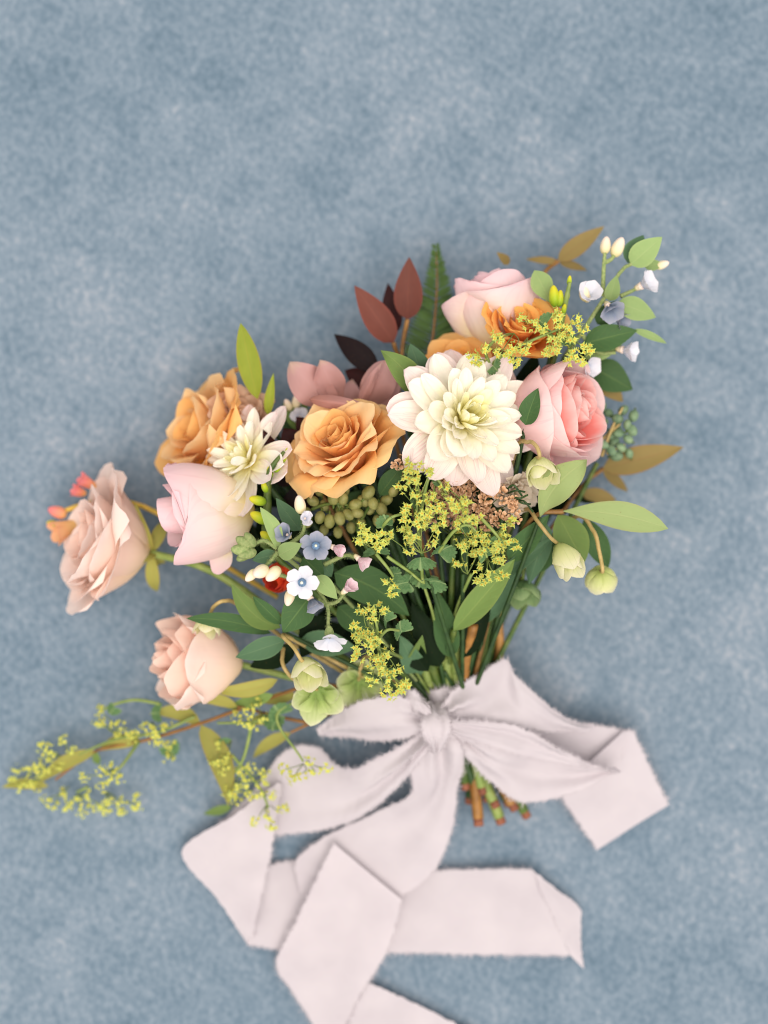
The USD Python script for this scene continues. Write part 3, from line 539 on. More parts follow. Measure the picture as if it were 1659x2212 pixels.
sprig('leaf_sprig', 'long dark strap leaf slanting down towards the stems right of centre', [
    (980, 1362, .072, 1112, 1208, .094, 56, 'leaf_mid', dict(sag=.06, fold=.3, kind='long')), (1040, 1350, .06, 1120, 1210, .07, 46, 'leaf_blue', dict(sag=.08, fold=.3, kind='long'))], stems=[[(980, 1362, .072), (972, 1410, .055), (968, 1470, .042), (965, 1540, .03)]], r=.002)
sprig('leaf_sprig', 'long dark leaf arching over the lower left blush rose', [
    (585, 1368, .078, 403, 1336, .086, 38, 'leaf_dark', dict(sag=.10, side=-.06, kind='long', fold=.3)), (606, 1356, .08, 500, 1262, .095, 46, 'leaf_mid', dict(sag=.08, side=.1, kind='long', fold=.35)), (609, 1348, .088, 546, 1288, .096, 30, 'leaf_dark', dict(kind='long', fold=.4)), (615, 1384, .084, 509, 1420, .082, 48, 'leaf_blue', dict(sag=.12, fold=.25)), (640, 1400, .07, 540, 1440, .06, 50, 'leaf_deep', {})], knot_from=(612, 1365, .075))
sprig('leaf_sprig', 'large dark green leaves under the white star flower in the centre', [
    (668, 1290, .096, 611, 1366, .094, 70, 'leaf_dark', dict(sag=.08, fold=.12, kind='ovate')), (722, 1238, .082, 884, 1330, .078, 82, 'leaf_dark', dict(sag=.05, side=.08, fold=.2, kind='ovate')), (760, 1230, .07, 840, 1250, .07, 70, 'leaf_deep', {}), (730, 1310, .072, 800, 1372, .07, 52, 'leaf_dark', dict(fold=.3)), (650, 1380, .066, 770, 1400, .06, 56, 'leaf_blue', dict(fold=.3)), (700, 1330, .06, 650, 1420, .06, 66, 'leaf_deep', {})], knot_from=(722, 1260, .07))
sprig('leaf_sprig', 'curled grey green leaves just above the bow, left of the stems', [
    (905, 1455, .055, 862, 1372, .072, 50, 'leaf_blue', dict(sag=.1, fold=.3, wave=.25)), (895, 1450, .05, 912, 1372, .075, 44, 'leaf_mid', dict(fold=.4)), (880, 1440, .05, 835, 1400, .058, 44, 'leaf_dark', {})], knot_from=(905, 1470, .045))
sprig('leaf_sprig', 'dark oval leaf between apricot rose and lady\'s mantle', [(820, 1070, .088, 868, 1006, .094, 42, 'leaf_dark', dict(fold=.15, kind='long'))], knot_from=(820, 1070, .085))
sprig('leaf_sprig', 'rounded grey green leaf beside the pale pink top rose', [(1190, 655, .08, 1154, 584, .082, 48, 'leaf_downy', dict(sag=.08, fold=.1, kind='obovate'))], knot_from=(1200, 720, .07))
# trailing nandina at the lower left
sprig('nandina_sprig', 'trailing gold green nandina branch at the lower left with red-edged leaves', [
    (433, 1562, .032, 323, 1543, .026, 36, 'nandina', dict(sag=-.12, side=-.12, fold=.3)), (434, 1566, .034, 493, 1741, .030, 52, 'nandina', dict(sag=.06, side=.10, fold=.35)), (628, 1583, .03, 546, 1638, .02, 28, 'nandina', dict(side=-.08)), (512, 1526, .04, 410, 1513, .036, 26, 'nandina', dict(sag=-.08, side=-.08)),
    (600, 1468, .055, 455, 1488, .052, 34, 'nandina', dict(sag=.05, side=.08)), (607, 1552, .032, 534, 1566, .03, 28, 'nandina', dict(side=-.1)), (304, 1600, .022, 213, 1622, .016, 32, 'nandina', dict(sag=.05, side=-.1)), (207, 1622, .02, 82, 1694, .014, 32, 'nandina', dict(side=-.08, fold=.35)), (105, 1698, .012, 3, 1701, .01, 24, 'nandina', dict(side=-.08)),
    (207, 1624, .018, 212, 1652, .008, 18, 'leaf_mid', {}), (500, 1742, .014, 440, 1758, .008, 20, 'leaf_mid', {}), (590, 1500, .045, 490, 1530, .03, 30, 'leaf_mid', {}), (640, 1500, .04, 560, 1516, .035, 26, 'nandina', {})],
    stems=[[(860, 1510, .03), (700, 1478, .045), (600, 1502, .04), (433, 1563, .032), (303, 1602, .022), (207, 1622, .02), (120, 1684, .014)], [(660, 1560, .03), (610, 1550, .034), (512, 1526, .04)], [(760, 1520, .03), (628, 1582, .03)]], sm='stem_orange', r=.0012)

sprig('leaf_sprig', 'broad dark leaves across the stems just above the bow', [
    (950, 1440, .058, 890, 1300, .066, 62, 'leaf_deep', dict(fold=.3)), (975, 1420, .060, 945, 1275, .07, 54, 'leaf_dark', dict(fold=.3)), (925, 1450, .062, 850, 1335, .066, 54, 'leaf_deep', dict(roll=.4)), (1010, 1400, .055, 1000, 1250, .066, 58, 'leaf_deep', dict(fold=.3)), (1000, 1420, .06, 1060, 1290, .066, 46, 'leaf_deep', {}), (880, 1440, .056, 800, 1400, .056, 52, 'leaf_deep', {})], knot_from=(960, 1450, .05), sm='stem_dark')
# fern frond
t = thing('fern_frond', 'dark feathery fern frond between the burgundy leaves and the pale pink rose', 'fern', P(940, 760, .05))
rach = spline([P(925, 800, .036), P(938, 700, .036), P(944, 610, .032), P(941, 525, .026)], 40)
v, f, uv = tube(rach[::4], [.0011, .0004], n=18, k=5); part(t, 'stem', (v, f), M['stem_brown'], uv)
for i in range(1, 39):
    q = i / 39; ln = mm(74 * (1 - q) ** 1.05 + 8)
    for s in (-1, 1):
        b0 = rach[i] + rng.normal(0, .0003, 3); tp = b0 + ln * unit((s * .86, .42, .12 + rng.normal(0, .12)))
        v, f, uv = leaf_shape(b0, tp, mm(4.2), sag=.06, fold=.15, kind='long', teeth=.75, nv=20, nu=2, seed=i); part(t, 'pinna', (v, f), M['fern'], uv)

# dark leaves that fill the shaded heart of the bouquet
poly = [(620, 1080), (700, 960), (900, 860), (1180, 840), (1250, 900), (1240, 1060), (1130, 1200), (1030, 1330), (940, 1440), (760, 1420), (640, 1350), (540, 1240), (510, 1150), (540, 1060)]
from shapely.geometry import Polygon, Point
pg = Polygon(poly); spots = []
while len(spots) < 34:
    q = (rng.uniform(500, 1290), rng.uniform(840, 1470))
    if pg.contains(Point(q)) and all((q[0] - a) ** 2 + (q[1] - b) ** 2 > 52 ** 2 for a, b in spots): spots.append(q)
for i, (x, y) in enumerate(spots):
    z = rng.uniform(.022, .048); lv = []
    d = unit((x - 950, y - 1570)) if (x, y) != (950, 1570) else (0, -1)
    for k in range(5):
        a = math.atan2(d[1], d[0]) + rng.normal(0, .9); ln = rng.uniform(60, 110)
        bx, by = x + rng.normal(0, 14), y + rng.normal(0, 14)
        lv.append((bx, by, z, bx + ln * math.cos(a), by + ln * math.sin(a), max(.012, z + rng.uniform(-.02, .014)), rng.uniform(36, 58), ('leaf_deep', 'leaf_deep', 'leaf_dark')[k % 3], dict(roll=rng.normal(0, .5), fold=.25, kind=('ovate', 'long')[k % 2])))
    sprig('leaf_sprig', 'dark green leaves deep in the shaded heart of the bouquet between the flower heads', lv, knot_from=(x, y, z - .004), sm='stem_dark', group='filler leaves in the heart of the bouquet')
# ================================================================== FILLERS
# ---------------------------------------------------------------- lady's mantle
def star_floret(r, pts=8, seed=0, inner=.42, lift=.25, wide=1.):
    """A little star: a raised centre and pointed lobes."""
    k = pts * 2; a = np.arange(k) * 2 * np.pi / k; rad = np.where(np.arange(k) % 2 == 0, np.where(np.arange(k) % 4 == 0, 1., .72), inner)
    ring = np.column_stack([np.cos(a) * rad * r, np.sin(a) * rad * r, (lift * rad ** 2) * r])
    mid = np.column_stack([np.cos(a) * .26 * r, np.sin(a) * .26 * r, np.full(k, .16 * r)])
    V = np.vstack([[[0, 0, .10 * r]], mid, ring]); F = []
    for i in range(k):
        j = (i + 1) % k; F += [(0, 1 + i, 1 + j), (1 + i, 1 + k + i, 1 + k + j), (1 + i, 1 + k + j, 1 + j)]
    uv = np.column_stack([np.full(len(V), seed), np.concatenate([[0], np.full(k, .2), rad * .95])])
    return V, np.array(F), uv

def round_floret(r, seed=0, n=4):
    """A little flower of n rounded, half folded petals."""
    r_ = np.random.default_rng(seed); out = []
    for k in range(n):
        v, f, uv = petal_shape(r * r_.uniform(.9, 1.3), r * .55, (50 + r_.normal(0, 20), 60 + r_.normal(0, 20), 40 + r_.normal(0, 40)), cupk=0, rcmin=r * .8, shape='star', nu=2, nv=3, seed=k)
        out.append((rotz(v, k * 2 * np.pi / n + r_.normal(0, .2)), f, uv))
    return merge(out)

def lobed_leaf(r, seed=0, lobes=9, span=3.9):
    r = r * .92
    """A fan-shaped pleated leaf with a toothed rim."""
    r_ = np.random.default_rng(seed); k = lobes * 4 + 1; a = np.linspace(-span / 2, span / 2, k); V, U = [(0, 0, 0)], [(.5, 0)]
    for j, q in enumerate((.35, .7, 1.)):
        for i, x in enumerate(a):
            ph = x / span * lobes * 2 * np.pi
            rr = r * q * (1 + (.05 * np.cos(ph) + (.05 if i % 2 else -.04)) * q * q)
            V.append((math.cos(x) * rr, math.sin(x) * rr, r * (.06 * q * math.cos(ph) + (.25 + .3 * math.sin(seed * 1.7)) * q * q + .22 * q * math.sin(x * 1.5 + seed)))); U.append((.5 + .5 * x / span * 2 * .9, q))
    F = [(0, 1 + i, 2 + i) for i in range(k - 1)]
    for j in range(2):
        o = 1 + j * k
        for i in range(k - 1): F += [(o + i, o + k + i, o + k + i + 1), (o + i, o + k + i + 1, o + i + 1)]
    return np.array(V), np.array(F), np.array(U)

def floret_cluster(t, c, rx, ry, n, foot, mt='floret', r=.0024, clump=9, zr=.009, round_=False, stemm='stem_pale', thick=.00026):
    """Florets in small clumps over a flattened dome, each clump on its own thread-like stalk from foot."""
    c = np.asarray(c, float); out, st = [], []
    m = max(1, round(n * 1.35 / clump)); cs = []
    for i in range(m):
        best = None
        for _ in range(12):
            a, q = rng.uniform(0, 2 * np.pi), math.sqrt(rng.uniform(0, 1)); p = c + np.array([rx * q * math.cos(a), ry * q * math.sin(a), zr * (1 - q * q) * rng.uniform(.2, 1.1)])
            d = min([np.linalg.norm(p - x) for x in cs] or [9]); best = (d, p) if best is None or d > best[0] else best
        cs.append(best[1])
    for p in cs:
        st.append(tube([foot, (np.asarray(foot) + p) / 2 + [rng.normal(0, .001), rng.normal(0, .001), .002], p - [0, 0, .001]], [thick * 1.3, thick], n=7, k=4, cap=False))
        for _ in range(clump):
            d = unit(rng.normal(0, 1, 3) + [0, 0, .75]); q = p + d * rng.uniform(.0020, .0042)
            s = r * rng.uniform(.75, 1.15)
            v, f, uv = round_floret(s, int(rng.integers(1e6))) if round_ else star_floret(s, 5 if rng.uniform() < .3 else 4, rng.uniform(0, 40), lift=rng.uniform(.0, .7))
            out.append((put(rotz(v, rng.uniform(0, 6.3)), frame(unit(d + [0, 0, .5] + rng.normal(0, .25, 3))), q), f, uv))
    v, f, uv = merge(out); part(t, 'floret_cluster', (v, f), M[mt], uv, smooth=False, kind='stuff')
    v, f, uv = merge(st); part(t, 'stalk', (v, f), M[stemm], uv, kind='stuff')

def mantle(label, clusters, leaves=(), stems=(), knot_from=None, mt='floret', r=.0024, z0=.12):
    """clusters: (x, y, z, half width px, half height px, count, foot x, foot y)."""
    c0 = clusters[0]; t = thing('ladys_mantle', label, 'flower sprig', P(*c0[:3]))
    for (x, y, z, rx, ry, n, fx, fy) in clusters:
        floret_cluster(t, P(x, y, z), mm(rx, z), mm(ry, z), n, P(fx, fy, z - .010), mt, r)
    for i, (x, y, z, rad, ang, tx, ty) in enumerate(leaves):
        v, f, uv = lobed_leaf(mm(rad, z), seed=i + int(x)); v = rotz(v, ang)
        part(t, 'leaf', (put(v, frame((tx * 2.2 + .2, ty * 2.2 - .2, 1)), P(x, y, z)), f), M['leaf_bract'], uv)
    for s in stems:
        v, f, uv = tube([P(*p) for p in s], [.0011, .0009, .0007], n=18, k=6); part(t, 'stem', (v, f), M['stem_pale'], uv)
    if knot_from: stem_to_knot(t, P(*knot_from), .0014, M['stem'])

mantle('lime yellow lady\'s mantle directly under the left petals of the large cream dahlia', [(900, 1022, .122, 36, 22, 42, 900, 1085), (968, 1082, .118, 38, 28, 40, 940, 1040), (915, 1110, .119, 46, 30, 50, 906, 1150), (880, 1068, .114, 22, 18, 16, 900, 1100), (1000, 1092, .116, 18, 16, 12, 980, 1070)],
       leaves=[(896, 1076, .112, 26, 2.2, .3, .2), (948, 1040, .114, 16, .6, 0, .3)], stems=[[(906, 1180, .105), (902, 1120, .112), (900, 1060, .116)], [(905, 1130, .112), (925, 1035, .12), (945, 1036, .118), (966, 1070, .116)]], knot_from=(906, 1180, .105))
mantle('lime yellow lady\'s mantle left of centre, its stalk crossing the dark gap', [(795, 1164, .116, 38, 24, 42, 810, 1190), (905, 1158, .116, 44, 34, 56, 911, 1195), (860, 1160, .112, 20, 22, 16, 880, 1190), (838, 1266, .104, 14, 12, 12, 846, 1245)],
       leaves=[(836, 1134, .114, 22, 3.6, -.4, .2), (812, 1196, .104, 32, 1.2, .1, -.3), (908, 1204, .104, 34, 4.6, .0, -.5), (948, 1196, .102, 34, .2, .3, -.2), (928, 1256, .096, 36, .3, .1, -.6), (882, 1258, .096, 36, 3.3, -.2, -.6), (850, 1240, .102, 18, 4.0, 0, .2), (912, 1240, .09, 40, 1.6, 0, .3)],
       stems=[[(836, 1202, .104), (880, 1232, .1), (912, 1258, .094)], [(911, 1210, .1), (914, 1256, .094), (938, 1340, .07), (948, 1440, .05)], [(824, 1140, .112), (845, 1118, .116), (880, 1108, .114)], [(812, 1196, .104), (836, 1225, .104), (850, 1246, .102)], [(812, 1196, .1), (822, 1150, .112)]], knot_from=(940, 1380, .06))
mantle('lime yellow lady\'s mantle right of centre below the brown dried florets', [(1010, 1118, .118, 26, 24, 28, 1030, 1180), (1056, 1176, .116, 58, 32, 74, 1044, 1150), (1052, 1232, .110, 32, 24, 36, 1052, 1205), (1006, 1190, .100, 26, 36, 28, 1010, 1240), (1090, 1140, .108, 26, 24, 21, 1060, 1160)],
       leaves=[(1052, 1202, .112, 22, .5, .2, .1), (1008, 1128, .112, 26, 2.4, .3, 0), (1070, 1172, .118, 16, .6, 0, 0)], stems=[[(948, 1192, .102), (978, 1150, .116), (1010, 1134, .119), (1036, 1160, .118), (1052, 1204, .114)], [(1040, 1120, .117), (1068, 1150, .12), (1090, 1180, .116)], [(1018, 1240, .09), (985, 1320, .07), (955, 1440, .05)]], knot_from=(1000, 1240, .085))
mantle('lime yellow lady\'s mantle at lower centre, hanging above the bow', [(806, 1324, .112, 30, 18, 28, 812, 1372), (795, 1400, .114, 34, 34, 56, 810, 1380), (832, 1432, .106, 34, 22, 35, 820, 1400), (822, 1470, .098, 28, 20, 21, 820, 1430), (868, 1473, .090, 16, 10, 14, 840, 1462), (850, 1492, .088, 14, 12, 14, 840, 1465), (775, 1352, .110, 8, 6, 5, 800, 1372)],
       leaves=[(836, 1344, .104, 26, .5, .3, .2), (868, 1366, .1, 28, .2, .2, .2), (776, 1368, .104, 16, 2.6, 0, .2), (838, 1456, .09, 22, 5.4, .2, -.2)], stems=[[(818, 1400, .104), (815, 1360, .11), (810, 1335, .112)], [(806, 1395, .106), (835, 1362, .112), (862, 1362, .106)], [(818, 1400, .1), (836, 1448, .094), (860, 1472, .09)], [(818, 1400, .1), (880, 1430, .06), (930, 1500, .04)]])
mantle('lime yellow lady\'s mantle at upper right, above the pink garden rose', [(1080, 745, .104, 34, 24, 35, 1110, 720), (1120, 768, .106, 24, 16, 21, 1140, 730), (1150, 700, .104, 26, 20, 21, 1175, 720), (1215, 705, .1, 46, 30, 56, 1200, 730), (1245, 760, .095, 30, 34, 42, 1220, 735), (1020, 775, .1, 18, 14, 14, 1050, 780), (1185, 745, .1, 24, 18, 21, 1180, 735)],
       leaves=[(1180, 700, .1, 24, .8, .1, .2), (1225, 728, .094, 22, 3.4, .1, .2), (1065, 790, .098, 22, 4.4, .2, 0)], stems=[[(1060, 790, .09), (1090, 765, .1), (1150, 735, .104), (1210, 710, .1)], [(1180, 722, .1), (1235, 740, .094)], [(1060, 790, .09), (1050, 760, .1), (1075, 730, .106), (1090, 738, .105)]], knot_from=(1062, 800, .085))
mantle('blurred lady\'s mantle trailing at the far lower left corner', [(123, 1612, .022, 34, 22, 35, 150, 1640), (60, 1676, .014, 40, 26, 49, 110, 1670), (100, 1650, .018, 34, 16, 28, 140, 1650), (232, 1552, .028, 28, 22, 24, 260, 1590), (275, 1580, .026, 32, 20, 28, 300, 1590), (338, 1578, .03, 32, 26, 35, 330, 1560), (222, 1676, .03, 42, 22, 42, 250, 1660), (180, 1738, .014, 40, 18, 42, 170, 1715), (262, 1738, .014, 40, 20, 35, 228, 1710), (120, 1722, .012, 24, 18, 20, 150, 1700), (368, 1620, .02, 18, 22, 14, 360, 1600), (296, 1712, .012, 8, 10, 7, 270, 1730)],
       leaves=[(248, 1528, .028, 18, 3.2, 0, 0), (365, 1612, .02, 24, 4.4, 0, 0), (345, 1540, .03, 22, 1.5, .1, .1)], stems=[[(420, 1548, .032), (340, 1582, .028), (240, 1600, .024), (120, 1655, .018)], [(345, 1520, .03), (290, 1512, .03), (240, 1524, .028), (215, 1540, .028)], [(300, 1602, .024), (262, 1655, .03), (240, 1668, .03)], [(190, 1700, .016), (165, 1712, .014)]], mt='floret_soft', r=.0021)
mantle('lady\'s mantle stalks dangling over the left ribbon loop', [(540, 1542, .045, 36, 30, 42, 570, 1545), (482, 1640, .036, 20, 40, 28, 500, 1600), (545, 1688, .034, 40, 34, 56, 500, 1690), (505, 1716, .03, 30, 18, 24, 490, 1690), (634, 1668, .05, 26, 14, 21, 655, 1650), (690, 1652, .05, 24, 16, 21, 660, 1645), (574, 1770, .035, 22, 20, 18, 575, 1740), (612, 1745, .034, 9, 14, 5, 585, 1740), (590, 1720, .034, 10, 14, 6, 575, 1710)],
       leaves=[(606, 1544, .045, 30, .6, .1, .1), (486, 1610, .036, 20, 1.8, 0, 0), (590, 1550, .042, 26, 3.8, 0, 0)], stems=[[(740, 1490, .04), (600, 1540, .046), (655, 1645, .052)], [(600, 1545, .045), (540, 1560, .044), (470, 1562, .04)], [(545, 1560, .04), (525, 1640, .036), (490, 1690, .032)], [(500, 1630, .036), (560, 1700, .034), (580, 1745, .034)]], mt='floret_soft', r=.0021)

# ---------------------------------------------------------------- brown dried florets
t = thing('dried_flower_head', 'pinkish brown dried floret cluster under the large cream dahlia', 'flower sprig', P(980, 1075, .1))
for (x, y, z, rx, ry, n) in ((955, 1084, .100, 58, 34, 50), (1020, 1060, .100, 46, 30, 40), (1072, 1104, .103, 40, 40, 44), (1010, 1118, .094, 44, 30, 26), (868, 1000, .112, 24, 10, 14), (965, 1050, .108, 20, 14, 14)):
    floret_cluster(t, P(x, y, z), mm(rx, z), mm(ry, z), n, P(980 if x > 900 else 886, 1160 if x > 900 else 1060, .07 if x > 900 else .09), 'brown_floret', .0024, round_=True, stemm='stem', zr=.004)
v, f, uv = tube([P(868, 1006, .106), P(880, 1035, .1), P(890, 1070, .09), P(900, 1140, .07)], .0007, k=6); part(t, 'stem', (v, f), M['stem'], uv)
stem_to_knot(t, P(980, 1160, .07), .0018)

# ---------------------------------------------------------------- seeded eucalyptus
def seeds(label, items, twigs, mt, knot_from, z):
    t = thing('eucalyptus_sprig', label, 'seed sprig', P(items[0][0], items[0][1], z))
    for tw in twigs:
        v, f, uv = tube([P(*p) for p in tw], [.0011, .0007], n=12, k=6); part(t, 'stem', (v, f), M['stem'] if mt == 'berry' else M['stem_tan'], uv)
    for (x, y, dx, dy, s, dz) in items:
        ax = unit((dx, dy, .35)); c = P(x, y, z + dz)
        v, f, uv = ball(c, mm(s, z), ax, 1.25, .12, n=2)
        v = v; b = part(t, 'berry', (v, f), M[mt], uv)
        v, f, uv = tube([c - ax * mm(s) * 1.1, c - ax * mm(s) * 1.9], [.0008, .0006], n=4, k=5); part(b, 'stalk', (v, f), M['stem'], uv)
    stem_to_knot(t, P(*knot_from), .0016)
it = [(676, 1082, -.5, .3, 12, 0), (720, 1076, 0, .9, 13, .006), (741, 1078, .3, .9, 12, .004), (768, 1090, .8, .3, 13, .004), (772, 1108, .9, -.2, 12, .004), (691, 1118, -.2, -.9, 12, .004), (712, 1126, 0, -1, 13, .004), (734, 1120, .2, -.9, 13, .006), (752, 1112, .6, -.6, 12, .004), (796, 1064, .6, .8, 14, .008), (786, 1082, -.6, .4, 13, .002), (806, 1088, .2, -.8, 12, .006), (824, 1100, .3, -.9, 13, .004), (800, 1100, -.3, -.7, 11, -.002), (758, 1140, .2, -1, 11, -.006), (700, 1092, -.2, .5, 11, -.004), (735, 1100, .1, .2, 11, -.002), (660, 1105, -.7, -.2, 10, -.006), (745, 1060, .2, .8, 11, -.002), (835, 1080, .7, .3, 12, .0), (840, 1120, .6, -.4, 12, -.006), (815, 1125, .1, -.9, 11, -.006), (780, 1130, .2, -.8, 11, -.006), (690, 1060, -.3, .8, 11, -.006), (730, 1150, .1, -.9, 11, -.01), (700, 1145, -.2, -.9, 11, -.01), (850, 1060, .4, .8, 12, .002), (665, 1130, -.5, -.7, 10, -.01)]
seeds('olive eucalyptus seeds on a twig right below the apricot rose', it, [[(675, 1100, .085), (700, 1090, .09), (730, 1088, .092), (755, 1092, .09)], [(770, 1140, .08), (785, 1115, .085), (800, 1092, .092), (815, 1086, .09)], [(730, 1088, .09), (735, 1110, .09)]], 'berry', (770, 1140, .075), .088)
it = [(1305 + 66 * ((k * .618) % 1) + rng.normal(0, 4), 880 + k * 6.2, rng.normal(.3, .6), rng.normal(0, .8), rng.uniform(9, 12), rng.normal(0, .006)) for k in range(18)]
seeds('blue green eucalyptus seeds right of the pink garden rose', it, [[(1300, 985, .045), (1320, 930, .05), (1345, 880, .05)], [(1300, 950, .045), (1340, 915, .05)], [(1310, 980, .045), (1350, 960, .046)]], 'berry_blue', (1290, 1000, .04), .048)

# ---------------------------------------------------------------- star flowers with downy leaves
def blossom(t, c, axis, r, mt, openness=88, n=5, eye=True, seed=0, label=None):
    ax = unit(axis); R = frame(ax); r_ = np.random.default_rng(seed)
    cup = tube([c - ax * r * .55, c - ax * r * .05], [r * .16, r * .26], n=5, k=8); b = part(t, 'blossom', cup[:2], M['cream_bud'], cup[2], label=label)
    for k in range(n):
        o = openness + r_.normal(0, 6)
        v, f, uv = petal_shape(r * 1.0, r * .47, (o * .7, o, o + 4), shape='star', cupk=0, rcmin=r * 1.1, rb=r * .1, ruf=r * .05, nu=6, nv=7, seed=seed * 7 + k)
        part(b, 'petal', (put(rotz(v, k * 2 * np.pi / n + seed), R, c), f), M[mt], uv)
    if eye:
        a = ball(c + ax * r * .10, r * .27, ax, .6, 0); part(b, 'eye', a[:2], M['star_eye'], a[2])
        for k in range(5):
            q = ball(c + ax * r * .16 + R @ np.array([math.cos(k * 1.257), math.sin(k * 1.257), 0]) * r * .2, r * .085, ax, 1.2, .3); part(b, 'eye', q[:2], M['star_eye'], q[2])
        a = ball(c + ax * r * .28, r * .09, ax, 1, 0); part(b, 'pistil', a[:2], M['eye_dot'], a[2])

def bud(t, x, y, z, dx, dy, s, mt='cream_bud'):
    ax = unit((dx, dy, .35)); c = P(x, y, z); r = mm(s * 1.2, z)
    v, f, uv = ball(c, r, ax, 1.5, .30, n=2); b = part(t, 'bud', (v, f), M[mt], uv)
    for k in range(5):
        v, f, uv = petal_shape(r * 1.5, r * .34, (58, 6, -12), shape='spear', cupk=1, rb=r * .1, rcmin=r * .5, nu=3, nv=5, seed=k)
        part(b, 'sepal', (put(rotz(v, k * 1.257), frame(ax), c - ax * r * 1.5), f), M['hairy_green'], uv)

def hairs(t, pts, r, n=260, ln=.0011):
    c = spline([P(*p) for p in pts], 60); out = []
    for _ in range(n):
        i = int(rng.integers(0, 59)); q = c[i] + (c[i + 1] - c[i]) * rng.uniform(); d = unit(rng.normal(0, 1, 3)); d = unit(d - unit(c[i + 1] - c[i]) * (d @ unit(c[i + 1] - c[i])))
        out.append(tube([q + d * r * .8, q + d * (r + ln * rng.uniform(.5, 1.2))], [.00006, .00003], n=2, k=3, cap=False))
    v, f, uv = merge(out); part(t, 'fuzz', (v, f), M['hairy_green'], uv, kind='stuff')

t = thing('tweedia_sprig', 'downy sprig of pale blue and white star flowers in the centre left', 'flower sprig', P(640, 1200, .12))
Z = .122
blossom(t, P(653, 1258, Z + .004), (-.08, -.05, 1), mm(35, Z), 'star_white', 88, seed=1, label='open white star flower with blue eye')
blossom(t, P(682, 1179, Z), (.1, .05, 1), mm(34, Z), 'star_blue', 76, seed=2, label='open blue star flower')
blossom(t, P(659, 1120, Z), (.25, .1, 1), mm(25, Z), 'star_white', 30, seed=3, eye=False)
blossom(t, P(620, 1155, Z - .002), (-.3, .3, .8), mm(30, Z), 'star_blue', 40, seed=4, eye=False)
blossom(t, P(722, 1183, Z - .010), (.8, -.3, .5), mm(26, Z), 'star_pink', 24, seed=5, eye=False)
blossom(t, P(776, 1208, Z - .012), (.7, -.6, .4), mm(27, Z), 'star_pink', 34, seed=6, eye=False)
blossom(t, P(748, 1274, Z - .004), (.6, .5, .5), mm(28, Z), 'star_pink', 32, seed=7, eye=False)
blossom(t, P(672, 1296, Z - .008), (.4, -.8, .4), mm(30, Z), 'star_blue', 46, seed=8, eye=False)
blossom(t, P(712, 1378, Z - .004), (.05, -.8, .45), mm(38, Z), 'star_white', 72, seed=9, eye=False, label='white star flower hanging below the others')
for b in ((648, 1090, Z, -.15, 1, 12), (527, 1172, Z, -.7, .5, 12), (521, 1188, Z, -.9, .1, 13), (534, 1196, Z, -.8, -.2, 12), (540, 1166, Z, -.5, .8, 11), (527, 1200, Z - .003, -.7, -.5, 11), (543, 1243, Z, -.6, -.6, 10), (563, 1235, Z + .002, -.2, -.1, 14), (590, 1240, Z, -.3, -.3, 13), (625, 1291, Z - .006, -.2, -.8, 11)):
    bud(t, *b, mt='cream_bud' if b[0] > 541 else 'hairy_green')
for s in ([(598, 1184, Z - .006), (570, 1168, Z - .004), (545, 1178, Z - .003)], [(600, 1192, Z - .008), (588, 1208, Z - .006), (568, 1228, Z - .003)], [(600, 1190, Z - .01), (640, 1165, Z - .01), (655, 1150, Z - .006), (658, 1126, Z - .004)], [(600, 1190, Z - .01), (660, 1240, Z - .02), (705, 1303, Z - .012), (709, 1350, Z - .006), (711, 1368, Z - .004)], [(686, 1296, Z - .012), (706, 1304, Z - .012), (728, 1300, Z - .008), (744, 1282, Z - .006)], [(700, 1220, Z - .02), (745, 1200, Z - .018), (768, 1204, Z - .014)], [(600, 1190, Z - .01), (680, 1230, Z - .03), (780, 1330, .07), (900, 1470, .045)], [(590, 1238, Z - .003), (620, 1246, Z - .006), (640, 1252, Z - .004)]):
    v, f, uv = tube([P(*p) for p in s], [.0013, .0011, .0009], n=16, k=7); part(t, 'stem', (v, f), M['hairy_green'], uv); hairs(t, s, .0011)
v, f, uv = ball(P(711, 1364, Z - .004), mm(13), (0, 1, .3), 1.1, .5); part(t, 'calyx', (v, f), M['hairy_green'], uv)
for l in ((600, 1184, Z - .006, 562, 1096, Z + .002, 32, 'leaf_downy', dict(sag=.08, fold=.3, wave=.2, side=-.1, kind='long')), (648, 1146, Z - .02, 596, 1076, Z - .012, 40, 'leaf_blue', dict(sag=.05)), (602, 1200, Z - .002, 652, 1174, Z + .004, 38, 'leaf_downy', dict(sag=.1, fold=.12)), (600, 1196, Z - .012, 545, 1210, Z - .016, 30, 'leaf_blue', {}), (655, 1204, Z - .02, 700, 1246, Z - .018, 50, 'leaf_dark', dict(fold=.3)), (690, 1205, Z - .022, 716, 1246, Z - .024, 40, 'leaf_blue', {}), (684, 1244, Z - .006, 729, 1294, Z - .004, 36, 'leaf_downy', dict(sag=.12, fold=.2))):
    v, f, uv = leaf_shape(P(*l[:3]), P(*l[3:6]), mm(l[6] / 2), **l[8]); part(t, 'leaf', (v, f), M[l[7]], uv)

